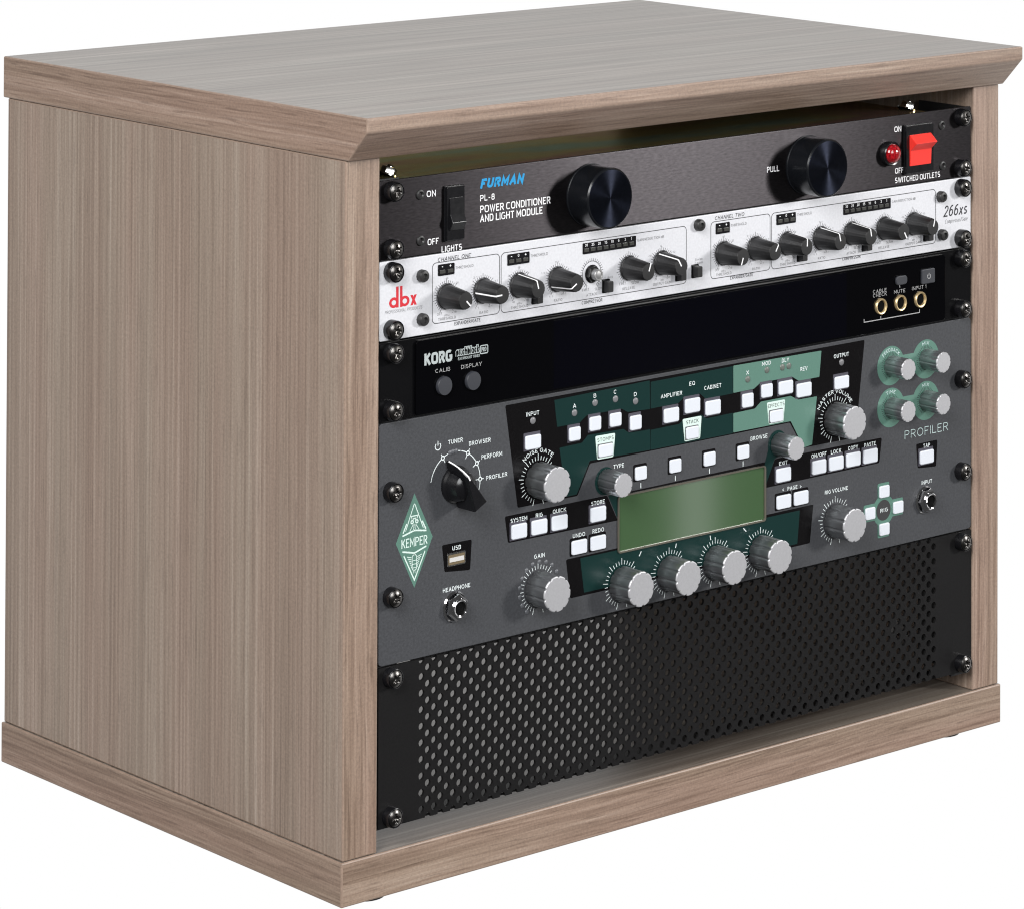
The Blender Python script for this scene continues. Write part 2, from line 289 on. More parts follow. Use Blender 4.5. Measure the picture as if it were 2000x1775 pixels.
# ---------------------------------------------------------------- panel lettering: a single-stroke sign-writer's alphabet drawn as strips of ink
def arc(cx, cy, rx, ry, a0, a1, n=9): return [('a', cx, cy, rx, ry, a0 + (a1 - a0) * k / n) for k in range(n + 1)]
GL = {
 'A': (.68, [[(0, 0), (.34, 1), (.68, 0)], [(.12, .31), (.56, .31)]]),
 'B': (.58, [[(.3, .53), (0, .53), (0, 1), (.29, 1)] + arc(.29, .765, .24, .235, 90, -90) + [(.3, .53)] + arc(.3, .265, .28, .265, 90, -90) + [(0, 0), (0, .53)]]),
 'C': (.66, [arc(.36, .5, .36, .5, 48, 312, 16)]),
 'D': (.64, [[(0, 0), (0, 1), (.26, 1)] + arc(.26, .5, .38, .5, 90, -90, 12) + [(0, 0)]]),
 'E': (.5, [[(.5, 0), (0, 0), (0, 1), (.5, 1)], [(0, .53), (.44, .53)]]),
 'F': (.48, [[(0, 0), (0, 1), (.48, 1)], [(0, .51), (.42, .51)]]),
 'G': (.7, [arc(.36, .5, .36, .5, 50, 345, 18) + [(.71, .46), (.42, .46)]]),
 'H': (.6, [[(0, 0), (0, 1)], [(.6, 0), (.6, 1)], [(0, .52), (.6, .52)]]),
 'I': (.0, [[(0, 0), (0, 1)]]),
 'J': (.42, [[(.42, 1), (.42, .25)] + arc(.21, .22, .21, .22, 0, -180)]),
 'K': (.6, [[(0, 0), (0, 1)], [(.56, 1), (.02, .42)], [(.2, .6), (.6, 0)]]),
 'L': (.46, [[(0, 1), (0, 0), (.46, 0)]]),
 'M': (.76, [[(0, 0), (0, 1), (.38, .28), (.76, 1), (.76, 0)]]),
 'N': (.62, [[(0, 0), (0, 1), (.62, 0), (.62, 1)]]),
 'O': (.74, [arc(.37, .5, .37, .5, 90, 450, 26)]),
 'P': (.56, [[(0, 0), (0, 1), (.29, 1)] + arc(.29, .73, .27, .27, 90, -90) + [(0, .46)]]),
 'Q': (.74, [arc(.37, .5, .37, .5, 90, 450, 26), [(.45, .25), (.72, -.04)]]),
 'R': (.58, [[(0, 0), (0, 1), (.29, 1)] + arc(.29, .74, .27, .26, 90, -90) + [(0, .48)], [(.26, .48), (.58, 0)]]),
 'S': (.54, [arc(.27, .745, .25, .255, 40, 250, 11) + arc(.27, .255, .27, .255, 70, -145, 11)]),
 'T': (.58, [[(0, 1), (.58, 1)], [(.29, 1), (.29, 0)]]),
 'U': (.6, [[(0, 1), (0, .32)] + arc(.3, .32, .3, .32, 180, 360, 12) + [(.6, 1)]]),
 'V': (.66, [[(0, 1), (.33, 0), (.66, 1)]]),
 'W': (.96, [[(0, 1), (.24, 0), (.48, .95), (.72, 0), (.96, 1)]]),
 'X': (.62, [[(0, 0), (.62, 1)], [(0, 1), (.62, 0)]]),
 'Y': (.64, [[(0, 1), (.32, .46), (.64, 1)], [(.32, .46), (.32, 0)]]),
 'Z': (.56, [[(0, 1), (.56, 1), (0, 0), (.56, 0)]]),
 '0': (.52, [arc(.26, .5, .26, .5, 90, 450, 22)]), '1': (.2, [[(0, .8), (.2, 1), (.2, 0)]]),
 '2': (.5, [arc(.25, .74, .25, .26, 170, -30, 10) + [(0, 0), (.5, 0)]]),
 '3': (.5, [arc(.24, .76, .23, .24, 150, -90, 10) + arc(.24, .26, .26, .26, 90, -150, 10)]),
 '4': (.54, [[(.4, 0), (.4, 1), (0, .27), (.54, .27)]]),
 '5': (.5, [[(.45, 1), (.08, 1), (.04, .54)] + arc(.24, .31, .26, .31, 130, -150, 12)]),
 '6': (.52, [arc(.26, .3, .26, .3, 90, 450, 18), [(.0, .3)] + arc(.34, .42, .34, .58, 180, 85, 8)]),
 '8': (.52, [arc(.26, .76, .22, .24, 270, 630, 16), arc(.26, .26, .26, .26, 90, 450, 18)]),
 '-': (.3, [[(0, .42), (.3, .42)]]), '+': (.44, [[(0, .42), (.44, .42)], [(.22, .2), (.22, .64)]]),
 '/': (.4, [[(0, -.05), (.4, 1.05)]]), ':': (.0, [[(0, 0), (0, .1)], [(0, .55), (0, .65)]]), '.': (.0, [[(0, 0), (0, .1)]]),
 '<': (.36, [[(.36, .85), (0, .45), (.36, .05)]]), '>': (.36, [[(0, .85), (.36, .45), (0, .05)]]),
 'a': (.46, [arc(.22, .34, .22, .34, 60, 420, 16), [(.46, .68), (.46, 0)]]), 'b': (.46, [[(0, 1), (0, 0)], arc(.23, .34, .23, .34, 90, 450, 16)]),
 'c': (.42, [arc(.23, .34, .23, .34, 50, 310, 12)]), 'd': (.46, [[(.46, 1), (.46, 0)], arc(.23, .34, .23, .34, 90, 450, 16)]),
 'e': (.46, [[(0, .36), (.46, .36)] + arc(.23, .34, .23, .34, 0, 315, 14)]), 'f': (.26, [[(.1, 0), (.1, .75)] + arc(.25, .8, .15, .2, 180, 90, 5), [(0, .66), (.26, .66)]]),
 'h': (.42, [[(0, 1), (0, 0)], [(0, .4)] + arc(.21, .46, .21, .22, 180, 0, 8) + [(.42, 0)]]), 'i': (.0, [[(0, 0), (0, .68)], [(0, .88), (0, .98)]]),
 'k': (.42, [[(0, 1), (0, 0)], [(.4, .68), (.02, .28)], [(.15, .42), (.42, 0)]]), 'l': (.0, [[(0, 0), (0, 1)]]),
 'm': (.66, [[(0, .68), (0, 0)], [(0, .45)] + arc(.165, .48, .165, .2, 180, 0, 7) + [(.33, 0)], [(.33, .45)] + arc(.495, .48, .165, .2, 180, 0, 7) + [(.66, 0)]]),
 'n': (.42, [[(0, .68), (0, 0)], [(0, .4)] + arc(.21, .46, .21, .22, 180, 0, 8) + [(.42, 0)]]), 'o': (.48, [arc(.24, .34, .24, .34, 90, 450, 18)]),
 'p': (.46, [[(0, .68), (0, -.28)], arc(.23, .34, .23, .34, 90, 450, 16)]), 'r': (.28, [[(0, .68), (0, 0)], [(0, .4)] + arc(.22, .42, .22, .26, 180, 80, 6)]),
 's': (.4, [arc(.2, .51, .18, .17, 40, 250, 9) + arc(.2, .17, .2, .17, 70, -145, 9)]), 't': (.26, [[(.1, .95), (.1, .15)] + arc(.24, .15, .14, .15, 180, 270, 5), [(0, .68), (.26, .68)]]),
 'u': (.42, [[(0, .68), (0, .22)] + arc(.21, .22, .21, .22, 180, 360, 8), [(.42, .68), (.42, 0)]]), 'x': (.44, [[(0, 0), (.44, .68)], [(0, .68), (.44, 0)]]),
}
WT = {'l': .085, 'r': .125, 'b': .155, 'h': .25, 'm': .155}
def text(bm, s, x, z, w, h, style, y, mapf=None, square=2.0, weight=None, slant=0.2):
    it = 'i' in style; st = style.replace('i', '') or 'r'; t = weight or WT[st]
    gap = .20 + t * .95; pen = 0.0; S_ = []
    for ch in s:
        if ch == ' ': pen += .34; continue
        gw, strokes = GL[ch]
        for k in strokes:
            pl = []
            for p in k:
                if p[0] == 'a':
                    _, cx, cy, rx, ry, an = p; c, sn = math.cos(math.radians(an)), math.sin(math.radians(an)); e = 2 / square
                    p = (cx + rx * math.copysign(abs(c) ** e, c), cy + ry * math.copysign(abs(sn) ** e, sn))
                q = (pen + p[0], p[1])
                if not pl or (abs(q[0] - pl[-1][0]) + abs(q[1] - pl[-1][1])) > 1e-4: pl.append(q)
            S_.append(pl)
        pen += gw + gap
    tot = pen - gap; th = t * h; sh = slant * h if it else 0
    kx = (w - th - sh) / max(tot, .01); kz = h - th
    for i, pl in enumerate(S_):
        cl = len(pl) > 3 and abs(pl[0][0] - pl[-1][0]) + abs(pl[0][1] - pl[-1][1]) < 1e-3
        if cl: pl = pl[:-1]
        P_ = [(th / 2 + a * kx + (b * sh), th / 2 + b * kz) for a, b in pl]
        if not cl and len(P_) > 1:                     # square ends
            for e0, e1 in ((0, 1), (-1, -2)):
                d = Vector(P_[e0]) - Vector(P_[e1]); d = d.normalized() * th * .5 if d.length else d
                P_[e0] = (P_[e0][0] + d.x * .98, P_[e0][1] + d.y * .98) if abs(pl[e0][1]) < .01 or abs(pl[e0][1] - 1) < .01 else P_[e0]
        P_ = [mapf(*p) for p in P_] if mapf else [(x + a, z + b) for a, b in P_]
        line(bm, P_, th, y - .002 * (i % 7), cl)

def arctext(bm, s, c, r, a0, a1, h, style, y):
    """letters round a knob between clock angles a0 and a1 (degrees)"""
    w = math.radians(a1 - a0) * (r + h * 0.4)
    def mp(px, pz):
        a = math.radians(a0 + (px / w) * (a1 - a0)); q = r + pz
        return c[0] + q * math.sin(a), c[1] + q * math.cos(a)
    text(bm, s, 0, 0, w, h, style, y, mapf=mp)

def new(): return bmesh.new()

def mesh(name, bm, mats, zb=0.0, smooth=0.0, recalc=True):
    if recalc: bmesh.ops.recalc_face_normals(bm, faces=bm.faces)
    for v in bm.verts: v.co = Vector((v.co.x, v.co.y, v.co.z - zb)) / 1000
    me = bpy.data.meshes.new(name); bm.to_mesh(me); bm.free()
    for mt in (mats if isinstance(mats, (list, tuple)) else [mats]): me.materials.append(mt)
    if smooth:
        me.polygons.foreach_set('use_smooth', [True] * len(me.polygons)); me.set_sharp_from_angle(angle=math.radians(smooth))
    return me

def put(name, me, parent, loc=(0, 0, 0), rot=0.0):
    o = bpy.data.objects.new(name, me); COL.objects.link(o); o.parent = parent
    o.location = Vector(loc) / 1000; o.rotation_euler = (0, rot, 0)
    return o

def bevel(o, w, seg=2, mi=None):
    b = o.modifiers.new('bevel', 'BEVEL'); b.width = w / 1000; b.segments = seg; b.limit_method = 'ANGLE'; b.angle_limit = math.radians(35)
    if mi is not None: b.material = mi
    return o

class Unit:
    """a thing: an Empty at its base edge carrying the tilt, and parts measured in stack millimetres"""
    def __init__(s, name, label, cat, zb, group=None, tilt=True):
        s.zb = zb; s.e = bpy.data.objects.new(name, None); COL.objects.link(s.e); s.e.empty_display_size = 0.02
        if tilt:
            s.e.location = Vector((-TH * (zb + 178), 0, zb + Z0)) / 1000; s.e.rotation_euler = (0, -TH, 0)
        else: s.e.location = Vector((0, 0, zb + Z0)) / 1000
        s.e['label'] = label; s.e['category'] = cat
        if group: s.e['group'] = group
    def part(s, name, bm, mats, smooth=0.0, parent=None, recalc=True, label=None):
        o = put(name, mesh(name, bm, mats, s.zb if parent is None else s.zb, smooth, recalc), parent or s.e)
        if label: o['label'] = label
        return o
    def at(s, name, me, x, y, z, rot=0.0, label=None):
        o = put(name, me, s.e, (x, y, z - s.zb), rot)
        if label: o['label'] = label
        return o
# ---------------------------------------------------------------- measured layout of the front panels, millimetres in the stack frame
D = {
 'pc_white': [('ON',-207.69,-12.32,6.62,3.45,'r'),('OFF',-206.94,-39.14,8.03,3.45,'r'),('LIGHTS',-196.75,-44.31,14.85,3.45,'r'),('PL-8',-168.49,-18.64,10.77,3.45,'r'),('PULL',59.2,-24.73,10.33,3.45,'r'),('ON',170.81,-10.49,6.24,3.45,'r'),('OFF',171.45,-36.37,7.63,3.45,'r'),('SWITCHED OUTLETS',171.45,-42.29,41.09,3.45,'r'),('POWER CONDITIONER',-168.47,-25.22,52.95,4.07,'r'),('AND LIGHT MODULE',-168.46,-30.49,46.95,4.07,'r')],
 'pc_blue': [('FURMAN',-168.37,-11.59,33.16,5.47,'bi')],
 'pc_rivet': [(-212.39,-10.41),(-211.98,-36.0),(214.19,-9.99),(214.89,-35.5)],
 'cp_dark': [('CHANNEL ONE',-199.62,-49.24,24.55,2.3,'i'),('CHANNEL TWO',15.42,-48.73,24.86,2.3,'i'),('EXPANDER/GATE',-187.22,-86.08,19.14,1.98,'r'),('COMPRESSOR',-91.16,-85.99,16.11,1.98,'r'),('EXPANDER/GATE',28.35,-85.46,18.97,1.98,'r'),('COMPRESSOR',124.33,-85.02,16.16,1.98,'r'),('266xs',215.74,-68.01,23.05,7.02,'i')],
 'cp_grey': [('THRESHOLD',-186.57,-54.83,13.24,1.57,'r'),('THRESHOLD',-130.59,-54.41,13.19,1.57,'r'),('THRESHOLD',28.87,-54.08,13.1,1.57,'r'),('THRESHOLD',85.01,-53.6,12.66,1.57,'r'),('GAIN REDUCTION dB',-47.49,-54.58,21.53,1.57,'r'),('GAIN REDUCTION dB',168.55,-54.28,21.44,1.57,'r')],
 'cp_ch': [('OFF',-200.02,-79.11,3.78,1.56,'r'),('THRESHOLD',-199.14,-82.15,12.89,1.56,'r'),('RATIO',-168.83,-82.05,6.43,1.56,'r'),('THRESHOLD',-145.35,-82.17,13.07,1.56,'r'),('RATIO',-112.59,-81.96,6.34,1.56,'r'),('FAST',-90.65,-78.58,5.18,1.56,'r'),('SLOW',-81.05,-79.01,6.15,1.56,'r'),('ATTACK',-87.54,-81.78,8.16,1.56,'r'),('FAST',-61.67,-78.42,5.11,1.56,'r'),('SLOW',-52.06,-78.82,6.1,1.56,'r'),('RELEASE',-59.19,-81.59,9.78,1.56,'r'),('OUTPUT GAIN',-34.77,-81.91,14.5,1.56,'r'),('-40',-194.59,-59.73,2.67,1.13,'l'),('-20',-186.79,-62.94,2.44,1.13,'l'),('-60',-202.19,-64.47,2.52,1.13,'l'),('dBu',-194.87,-80.09,3.89,1.13,'l'),('+15',-189.19,-79.0,3.42,1.13,'l'),('2:1',-173.42,-61.58,2.81,1.13,'l'),('3:1',-157.73,-65.27,2.49,1.13,'l'),('1:1',-172.29,-78.89,2.71,1.13,'l'),('4:1',-162.16,-79.1,2.73,1.13,'l'),('-10',-140.5,-59.71,2.11,1.13,'l'),('0',-133.34,-63.17,1.01,1.13,'l'),('-20',-147.9,-63.53,2.25,1.13,'l'),('-40',-144.61,-78.82,2.01,1.13,'l'),('dBu',-140.85,-80.03,3.77,1.13,'l'),('+20',-135.22,-78.81,3.18,1.13,'l'),('2:1',-111.88,-59.85,2.92,1.13,'l'),('4:1',-102.28,-64.83,2.83,1.13,'l'),('1.3:1',-122.31,-65.01,3.91,1.13,'l'),('1:1',-116.48,-79.08,2.7,1.13,'l'),('inf:1',-107.13,-78.59,3.59,1.13,'l'),('0',-28.91,-59.61,0.86,1.13,'l'),('-10',-38.64,-64.64,2.51,1.13,'l'),('+10',-20.29,-64.31,3.24,1.13,'l'),('-20',-34.08,-78.7,2.25,1.13,'l'),('dB',-28.71,-79.71,2.26,1.13,'l'),('+20',-24.74,-78.73,3.39,1.13,'l')],
 'cp_extra': [('Auto',-71.13,-73.17,4.3,1.42,'l'),('Stereo',-0.75,-71.01,6.01,1.42,'r'),('Couple',-0.91,-73.03,6.45,1.42,'r')],
 'cp_italic': [('PROFESSIONAL PRODUCTS',-237.54,-73.74,27.04,1.76,'li'),('Compressor/Gate',217.11,-72.24,21.47,2.57,'li')],
 'cp_led': [[(-199.47,-50.9),(-187.56,-51.03),(-187.39,-57.55),(-199.35,-57.32)],[(-148.18,-50.78),(-131.61,-50.89),(-131.49,-57.33),(-148.07,-57.26)],[(-90.71,-50.57),(-48.83,-50.63),(-48.66,-56.77),(-90.44,-57.11)],[(16.03,-50.35),(27.64,-50.4),(27.76,-56.87),(16.32,-56.9)],[(67.04,-50.27),(83.58,-50.47),(83.69,-57.13),(67.33,-56.8)],[(125.04,-50.59),(167.21,-50.56),(167.34,-56.7),(125.3,-56.67)]],
 'tn_grey': [('CALIB',-202.42,-110.38,10.8,2.2,'r'),('DISPLAY',-183.52,-110.58,15.19,2.2,'r'),('CABLE',149.98,-108.01,12.09,2.2,'r'),('CHECK',149.98,-110.45,12.38,2.2,'r'),('MUTE',168.86,-110.36,10.06,2.2,'r'),('INPUT 1',185.19,-110.09,12.91,2.2,'r')],
 'tn_logo': [('KORG',-210.38,-105.26,20.26,6.61,'b')],
 'tn_pb': [('pitchblack',-187.32,-102.75,16.97,4.08,'b')],
 'tn_sub': [('RACKMOUNT TUNER',-185.9,-105.39,16.13,1.55,'b'),('PRO',-168.64,-102.86,3.7,2.5,'b')],
 'tn_probox': [(-169.5,-99.58),(-163.92,-99.3),(-164.02,-103.86),(-169.38,-103.9)],
 'tn_brk': [(142.2,-123.37),(142.2,-125.32),(192.07,-124.8),(192.07,-123.07),(156.65,-123.43),(156.65,-124.9),(173.88,-106.11),(173.88,-107.58)],
 'pf_white': [('TUNER',-191.84,-151.62,10.81,2.37,'b'),('BROWSER',-176.5,-154.59,16.05,2.37,'b'),('PERFORM',-167.22,-163.39,15.39,2.37,'b'),('PROFILER',-163.77,-175.46,15.77,2.37,'b'),('HEADPHONE',-195.4,-233.24,20.09,2.37,'b'),('USB',-188.56,-210.84,6.34,2.37,'b'),('INPUT',-133.61,-144.36,9.74,2.37,'b'),('A',-97.94,-144.37,2.38,2.37,'b'),('B',-81.95,-140.74,2.1,2.37,'b'),('C',-66.16,-140.67,2.24,2.37,'b'),('D',-50.16,-144.18,2.26,2.37,'b'),('TYPE',-66.26,-183.66,8.25,2.37,'b'),('AMPLIFIER',-28.54,-148.43,17.17,2.37,'b'),('EQ',-5.51,-144.03,4.67,2.37,'b'),('CABINET',6.74,-148.24,14.09,2.37,'b'),('X',41.74,-143.72,2.17,2.37,'b'),('MOD',55.02,-140.27,7.42,2.37,'b'),('DLY',71.79,-140.48,6.15,2.37,'b'),('REV',87.69,-147.71,6.13,2.37,'b'),('BROWSE',45.27,-183.65,14.24,2.37,'b'),('SYSTEM',-145.34,-202.38,12.45,2.37,'b'),('RIG',-126.36,-202.35,5.26,2.37,'b'),('QUICK',-113.36,-202.19,10.21,2.37,'b'),('STORE',-83.68,-202.24,10.57,2.37,'b'),('UNDO',-97.96,-218.51,9.53,2.37,'b'),('REDO',-82.69,-218.25,9.01,2.37,'b'),('GAIN',-127.59,-225.48,8.18,2.37,'b'),('OUTPUT',116.82,-143.76,13.22,2.37,'b'),('EXIT',69.54,-201.89,7.17,2.37,'b'),('ON/OFF',97.27,-201.63,13.09,2.37,'b'),('LOCK',114.3,-201.65,8.93,2.37,'b'),('COPY',129.35,-201.57,8.75,2.37,'b'),('PASTE',143.7,-201.7,10.17,2.37,'b'),('PAGE',76.72,-217.86,8.49,2.37,'b'),('RIG VOLUME',108.99,-225.12,20.12,2.37,'b'),('<',72.31,-217.62,2.14,2.37,'b'),('>',87.18,-217.94,2.04,2.37,'b'),('TAP',196.92,-209.79,6.16,2.37,'b'),('INPUT',195.46,-232.25,9.53,2.37,'b'),('RIG',158.03,-243.77,6.84,2.37,'b')],
 'pf_thin': [('PROFILER',180.0,-201.88,39.7,5.1,'l')],
 'pf_black': [('STOMPS',-79.08,-166.56,12.66,2.17,'r'),('STACK',-8.11,-166.38,9.95,2.17,'r'),('EFFECTS',59.89,-166.24,13.97,2.17,'r')],
 'pf_usbplate': [(-195.96,-206.72),(-174.15,-206.89),(-175.33,-223.81),(-194.12,-221.93)],
 'pf_panel': [(-149.43,-135.76),(144.15,-135.84),(135.99,-194.59),(90.14,-194.23),(78.76,-177.42),(-84.45,-177.82),(-94.26,-194.87),(-140.04,-194.6)],
 'pf_g1u': [(-112.27,-137.8),(-37.47,-136.58),(-37.13,-153.3),(-54.9,-152.54),(-59.78,-149.99),(-87.2,-150.05),(-92.86,-153.45),(-110.05,-153.45)],
 'pf_g1l': [(-108.25,-165.54),(-91.05,-165.17),(-86.28,-161.44),(-58.54,-161.83),(-53.97,-164.7),(-37.11,-165.08),(-36.79,-177.0),(-84.75,-176.23),(-94.86,-193.89),(-103.17,-193.94)],
 'pf_g2u': [(-36.71,-137.55),(30.55,-137.19),(30.57,-153.38),(7.88,-153.41),(3.33,-149.69),(-9.49,-150.12),(-14.36,-152.98),(-36.68,-153.15)],
 'pf_g2l': [(-36.66,-165.52),(-13.59,-165.27),(-9.85,-163.08),(4.48,-162.37),(8.65,-165.13),(30.58,-164.9),(30.59,-176.96),(-36.64,-177.08)],
 'pf_g3u': [(30.93,-136.97),(106.05,-137.56),(104.25,-153.32),(86.27,-153.24),(80.61,-149.98),(53.63,-150.15),(48.18,-153.01),(30.95,-153.16)],
 'pf_g3l': [(30.96,-165.22),(48.97,-164.97),(54.03,-161.52),(79.54,-161.51),(85.88,-164.6),(102.14,-164.82),(97.95,-193.44),(90.66,-194.15),(79.55,-176.69),(30.98,-176.63)],
 'pf_tag': [[(-80.59,-162.91),(-64.91,-163.15),(-66.4,-176.7),(-79.06,-176.54)],[(-10.97,-162.93),(4.63,-162.93),(3.36,-176.08),(-9.23,-176.34)],[(59.1,-162.77),(74.64,-162.84),(73.24,-176.09),(60.68,-176.15)]],
 'pf_storepl': [(-149.56,-198.03),(-71.19,-198.1),(-62.69,-213.83),(-147.21,-213.34)],
 'pf_onoffpl': [(66.18,-197.31),(159.52,-197.95),(157.27,-213.09),(57.37,-213.42)],
 'pf_wl': [(-70.28,-198.46),(-60.9,-197.22),(-60.87,-212.34),(-63.3,-211.96)],
 'pf_wr': [(57.35,-199.03),(60.69,-190.06),(69.84,-195.7),(65.87,-197.27),(58.28,-211.84),(55.24,-212.88)],
 'pf_lcdtop': [(-52.71,-198.56),(60.28,-197.94),(59.05,-202.72),(-53.47,-202.39)],
 'pf_lowbk': [(-103.09,-229.87),(99.15,-229.53),(96.06,-252.49),(-99.78,-252.59)],
 'pf_lowgr': [(-92.1,-230.88),(87.38,-231.26),(85.23,-251.18),(-89.08,-251.11)],
 'pf_lticks': [[(-44.12,-234.66),(-45.83,-237.21)],[(-15.94,-234.67),(-16.57,-237.13)],[(11.67,-234.51),(12.31,-237.09)],[(39.4,-234.48),(41.69,-236.81)],[(-44.58,-194.98),(-44.57,-197.93)],[(-16.79,-194.89),(-16.79,-197.86)],[(11.06,-194.73),(11.06,-197.78)],[(39.03,-194.64),(39.04,-197.72)]],
 'pf_btn': [(-129.1,-159.09,11.66,7.63),(-97.14,-159.06,8.62,7.48),(-81.21,-155.36,8.7,7.74),(-65.24,-155.38,8.78,7.55),(-49.29,-159.31,8.87,8.04),(-20.68,-158.97,11.94,8.1),(-3.51,-155.66,12.06,8.14),(13.38,-159.18,12.18,8.18),(42.32,-158.93,9.13,7.98),(58.49,-155.34,9.22,7.74),(74.58,-155.56,11.83,7.77),(90.26,-159.06,12.33,8.09),(123.08,-158.96,12.18,7.4),(-139.55,-207.65,11.58,8.03),(-124.2,-207.7,11.69,8.07),(-108.76,-207.64,11.8,8.11),(-78.89,-207.48,12.01,8.18),(72.64,-207.57,12.25,7.98),(103.21,-207.44,12.15,8.05),(118.29,-207.4,12.25,8.08),(133.25,-207.32,12.36,8.12),(148.4,-207.42,12.46,8.15),(199.45,-215.41,12.38,7.99)],
 'pf_btnf': [(-93.5,-223.99,11.61,7.92),(-78.79,-223.93,11.71,7.96),(72.9,-223.7,11.94,7.98),(87.78,-223.69,12.04,8.01),(-45.13,-189.06,8.93,7.64),(-17.36,-188.92,9.07,7.7),(10.64,-189.03,9.22,7.77),(38.62,-189.07,9.37,7.83)],
 'pf_btnw': [(-73.06,-171.79,11.15,7.09),(-3.64,-171.65,10.17,7.06),(66.49,-171.65,10.99,7.2)],
 'pf_btnc': [(160.94,-231.0,9.01,7.26),(148.31,-242.61,8.95,7.23),(173.41,-242.58,9.07,7.28),(160.94,-254.18,9.01,7.26)],
 'pf_tappl': [(190.59,-206.53),(210.1,-206.44),(208.81,-222.79),(191.98,-221.51)],
 'pf_led': [(-128.65,-147.2),(-96.74,-147.18),(-80.8,-143.55),(-64.76,-143.61),(-48.81,-147.04),(42.9,-146.52),(59.08,-143.14),(72.26,-143.2),(77.79,-143.09),(123.63,-146.92)],
 'pf_gled': [(-123.38,-227.86),(-128.34,-228.57),(-132.99,-231.15),(-136.29,-235.3),(-138.02,-240.22),(-138.0,-245.43),(-136.25,-250.5),(-132.76,-254.58),(-118.23,-228.79),(-113.7,-231.2),(-110.16,-235.5)],
}

# ================================================================ CABINET
HW, HB, HP, HO = 267.3, 266.4, 267.9, 242.3
YF, YB, ZT, ZBV, ZTB, DBV = -20.4, 337.2, 38.0, 30.0, 12.75, 16.4
ZPT, ZPB = -368.0, -392.4
cab = Unit('rack_cabinet', 'wood grain tabletop rack cabinet with an overhanging top, holding five stacked audio units', 'cabinet', ZPB, tilt=False)

def board(name, faces, parent, mats, bw=0.7):
    """faces: list of (points, grain axis, material index); u runs along the grain"""
    bm = new(); uvl = bm.loops.layers.uv.new('UVMap'); cache = {}
    def V(p):
        k = tuple(round(q, 3) for q in p)
        if k not in cache: cache[k] = bm.verts.new(p)
        return cache[k]
    ax = {'x': Vector((1, 0, 0)), 'y': Vector((0, 1, 0)), 'z': Vector((0, 0, 1))}
    info = []
    for pts, g, mi in faces:
        f = bm.faces.new([V(p) for p in pts]); f.material_index = mi; info.append((f, g))
    bmesh.ops.recalc_face_normals(bm, faces=bm.faces)
    for k, (f, g) in enumerate(info):
        f.normal_update(); a = ax[g]; c = f.normal.cross(a).normalized(); ou, ov = random.uniform(0, 9), random.uniform(0, 9)
        for lp in f.loops: lp[uvl].uv = (lp.vert.co.dot(a) / 1000 + ou, lp.vert.co.dot(c) / 1000 + ov)
    o = put(name, mesh(name, bm, mats, ZPB, recalc=False), parent)
    if bw: bevel(o, bw, 2, 2)
    return o

def boxfaces(x0, x1, y0, y1, z0, z1, gr, mi):
    """gr / mi: grain axis and material for -x, +x, -y, +y, -z, +z"""
    q = [[(x0, y0, z0), (x0, y0, z1), (x0, y1, z1), (x0, y1, z0)], [(x1, y0, z0), (x1, y1, z0), (x1, y1, z1), (x1, y0, z1)],
         [(x0, y0, z0), (x1, y0, z0), (x1, y0, z1), (x0, y0, z1)], [(x0, y1, z0), (x0, y1, z1), (x1, y1, z1), (x1, y1, z0)],
         [(x0, y0, z0), (x0, y1, z0), (x1, y1, z0), (x1, y0, z0)], [(x0, y0, z1), (x1, y0, z1), (x1, y1, z1), (x0, y1, z1)]]
    return [(q[i], gr[i], mi[i]) for i in range(6)]

WM = [laminate, edgeband, edgeline]; WT_ = [oaktop, edgeband, edgeline]
pr = [(YF, ZT), (YF, ZBV), (YF + DBV, ZTB), (YB, ZTB), (YB, ZT)]
fs = [([(-HW, y, z) for y, z in pr], 'y', 1), ([(HW, y, z) for y, z in pr], 'y', 1)]
for i, (g, mi) in enumerate((('x', 1), ('x', 1), ('x', 0), ('x', 1), ('x', 0))):
    a, b = pr[i], pr[(i + 1) % 5]
    fs.append(([(-HW, a[0], a[1]), (-HW, b[0], b[1]), (HW, b[0], b[1]), (HW, a[0], a[1])], g, mi))
board('top_board', fs, cab.e, WT_, 0.9)
for sx in (-1, 1):
    a, b = sorted((sx * HO, sx * HB))
    board('side_panel', boxfaces(a, b, -0.8, 333.0, ZPT + 0.15, ZTB - 0.15, 'zzzzyy', (0, 0, 1, 1, 1, 1)), cab.e, WM, 0.8)
board('base_board', boxfaces(-HP, HP, -1.9, 333.9, ZPB, ZPT, 'yyxxxx', (1, 1, 1, 1, 0, 0)), cab.e, WT_, 0.9)
bm = new(); lathe(bm, [(0, 0), (11.4, 0), (12, .4), (12, 4.9), (11, 5.3), (0, 5.3)], 32)
for v in bm.verts: v.co = Vector((v.co.x, v.co.z, -v.co.y))
foot_me = mesh('foot', bm, rubber, 0, 40)
for x, y in ((-235, 20), (235, 20), (-235, 312), (235, 312)): cab.at('foot', foot_me, x, y + (0 if y < 100 else 0), ZPB)
for sx in (-1, 1):     # steel rails the units are bolted to
    bm = new()
    x0, x1 = sorted((sx * 241.9, sx * 226)); box(bm, x0, x1, 2.6, 4.4, -357, -.4)
    x0, x1 = sorted((sx * 241.9, sx * 240.2)); box(bm, x0, x1, 4.4, 44, -357, -.4)
    cab.part('rack_rail', bm, blacksteel)
bm = new(); lathe(bm, [(8, 0), (8, -2.0), (7.4, -2.6), (3.6, -2.9), (3.2, -2.2), (3.2, 0)], 32)
for v in bm.verts: v.co = Vector((v.co.y, v.co.x, v.co.z))
cab.at('cable_grommet', mesh('cable_grommet', bm, chrome, 0, 30), 242.2, 61, -344.5)

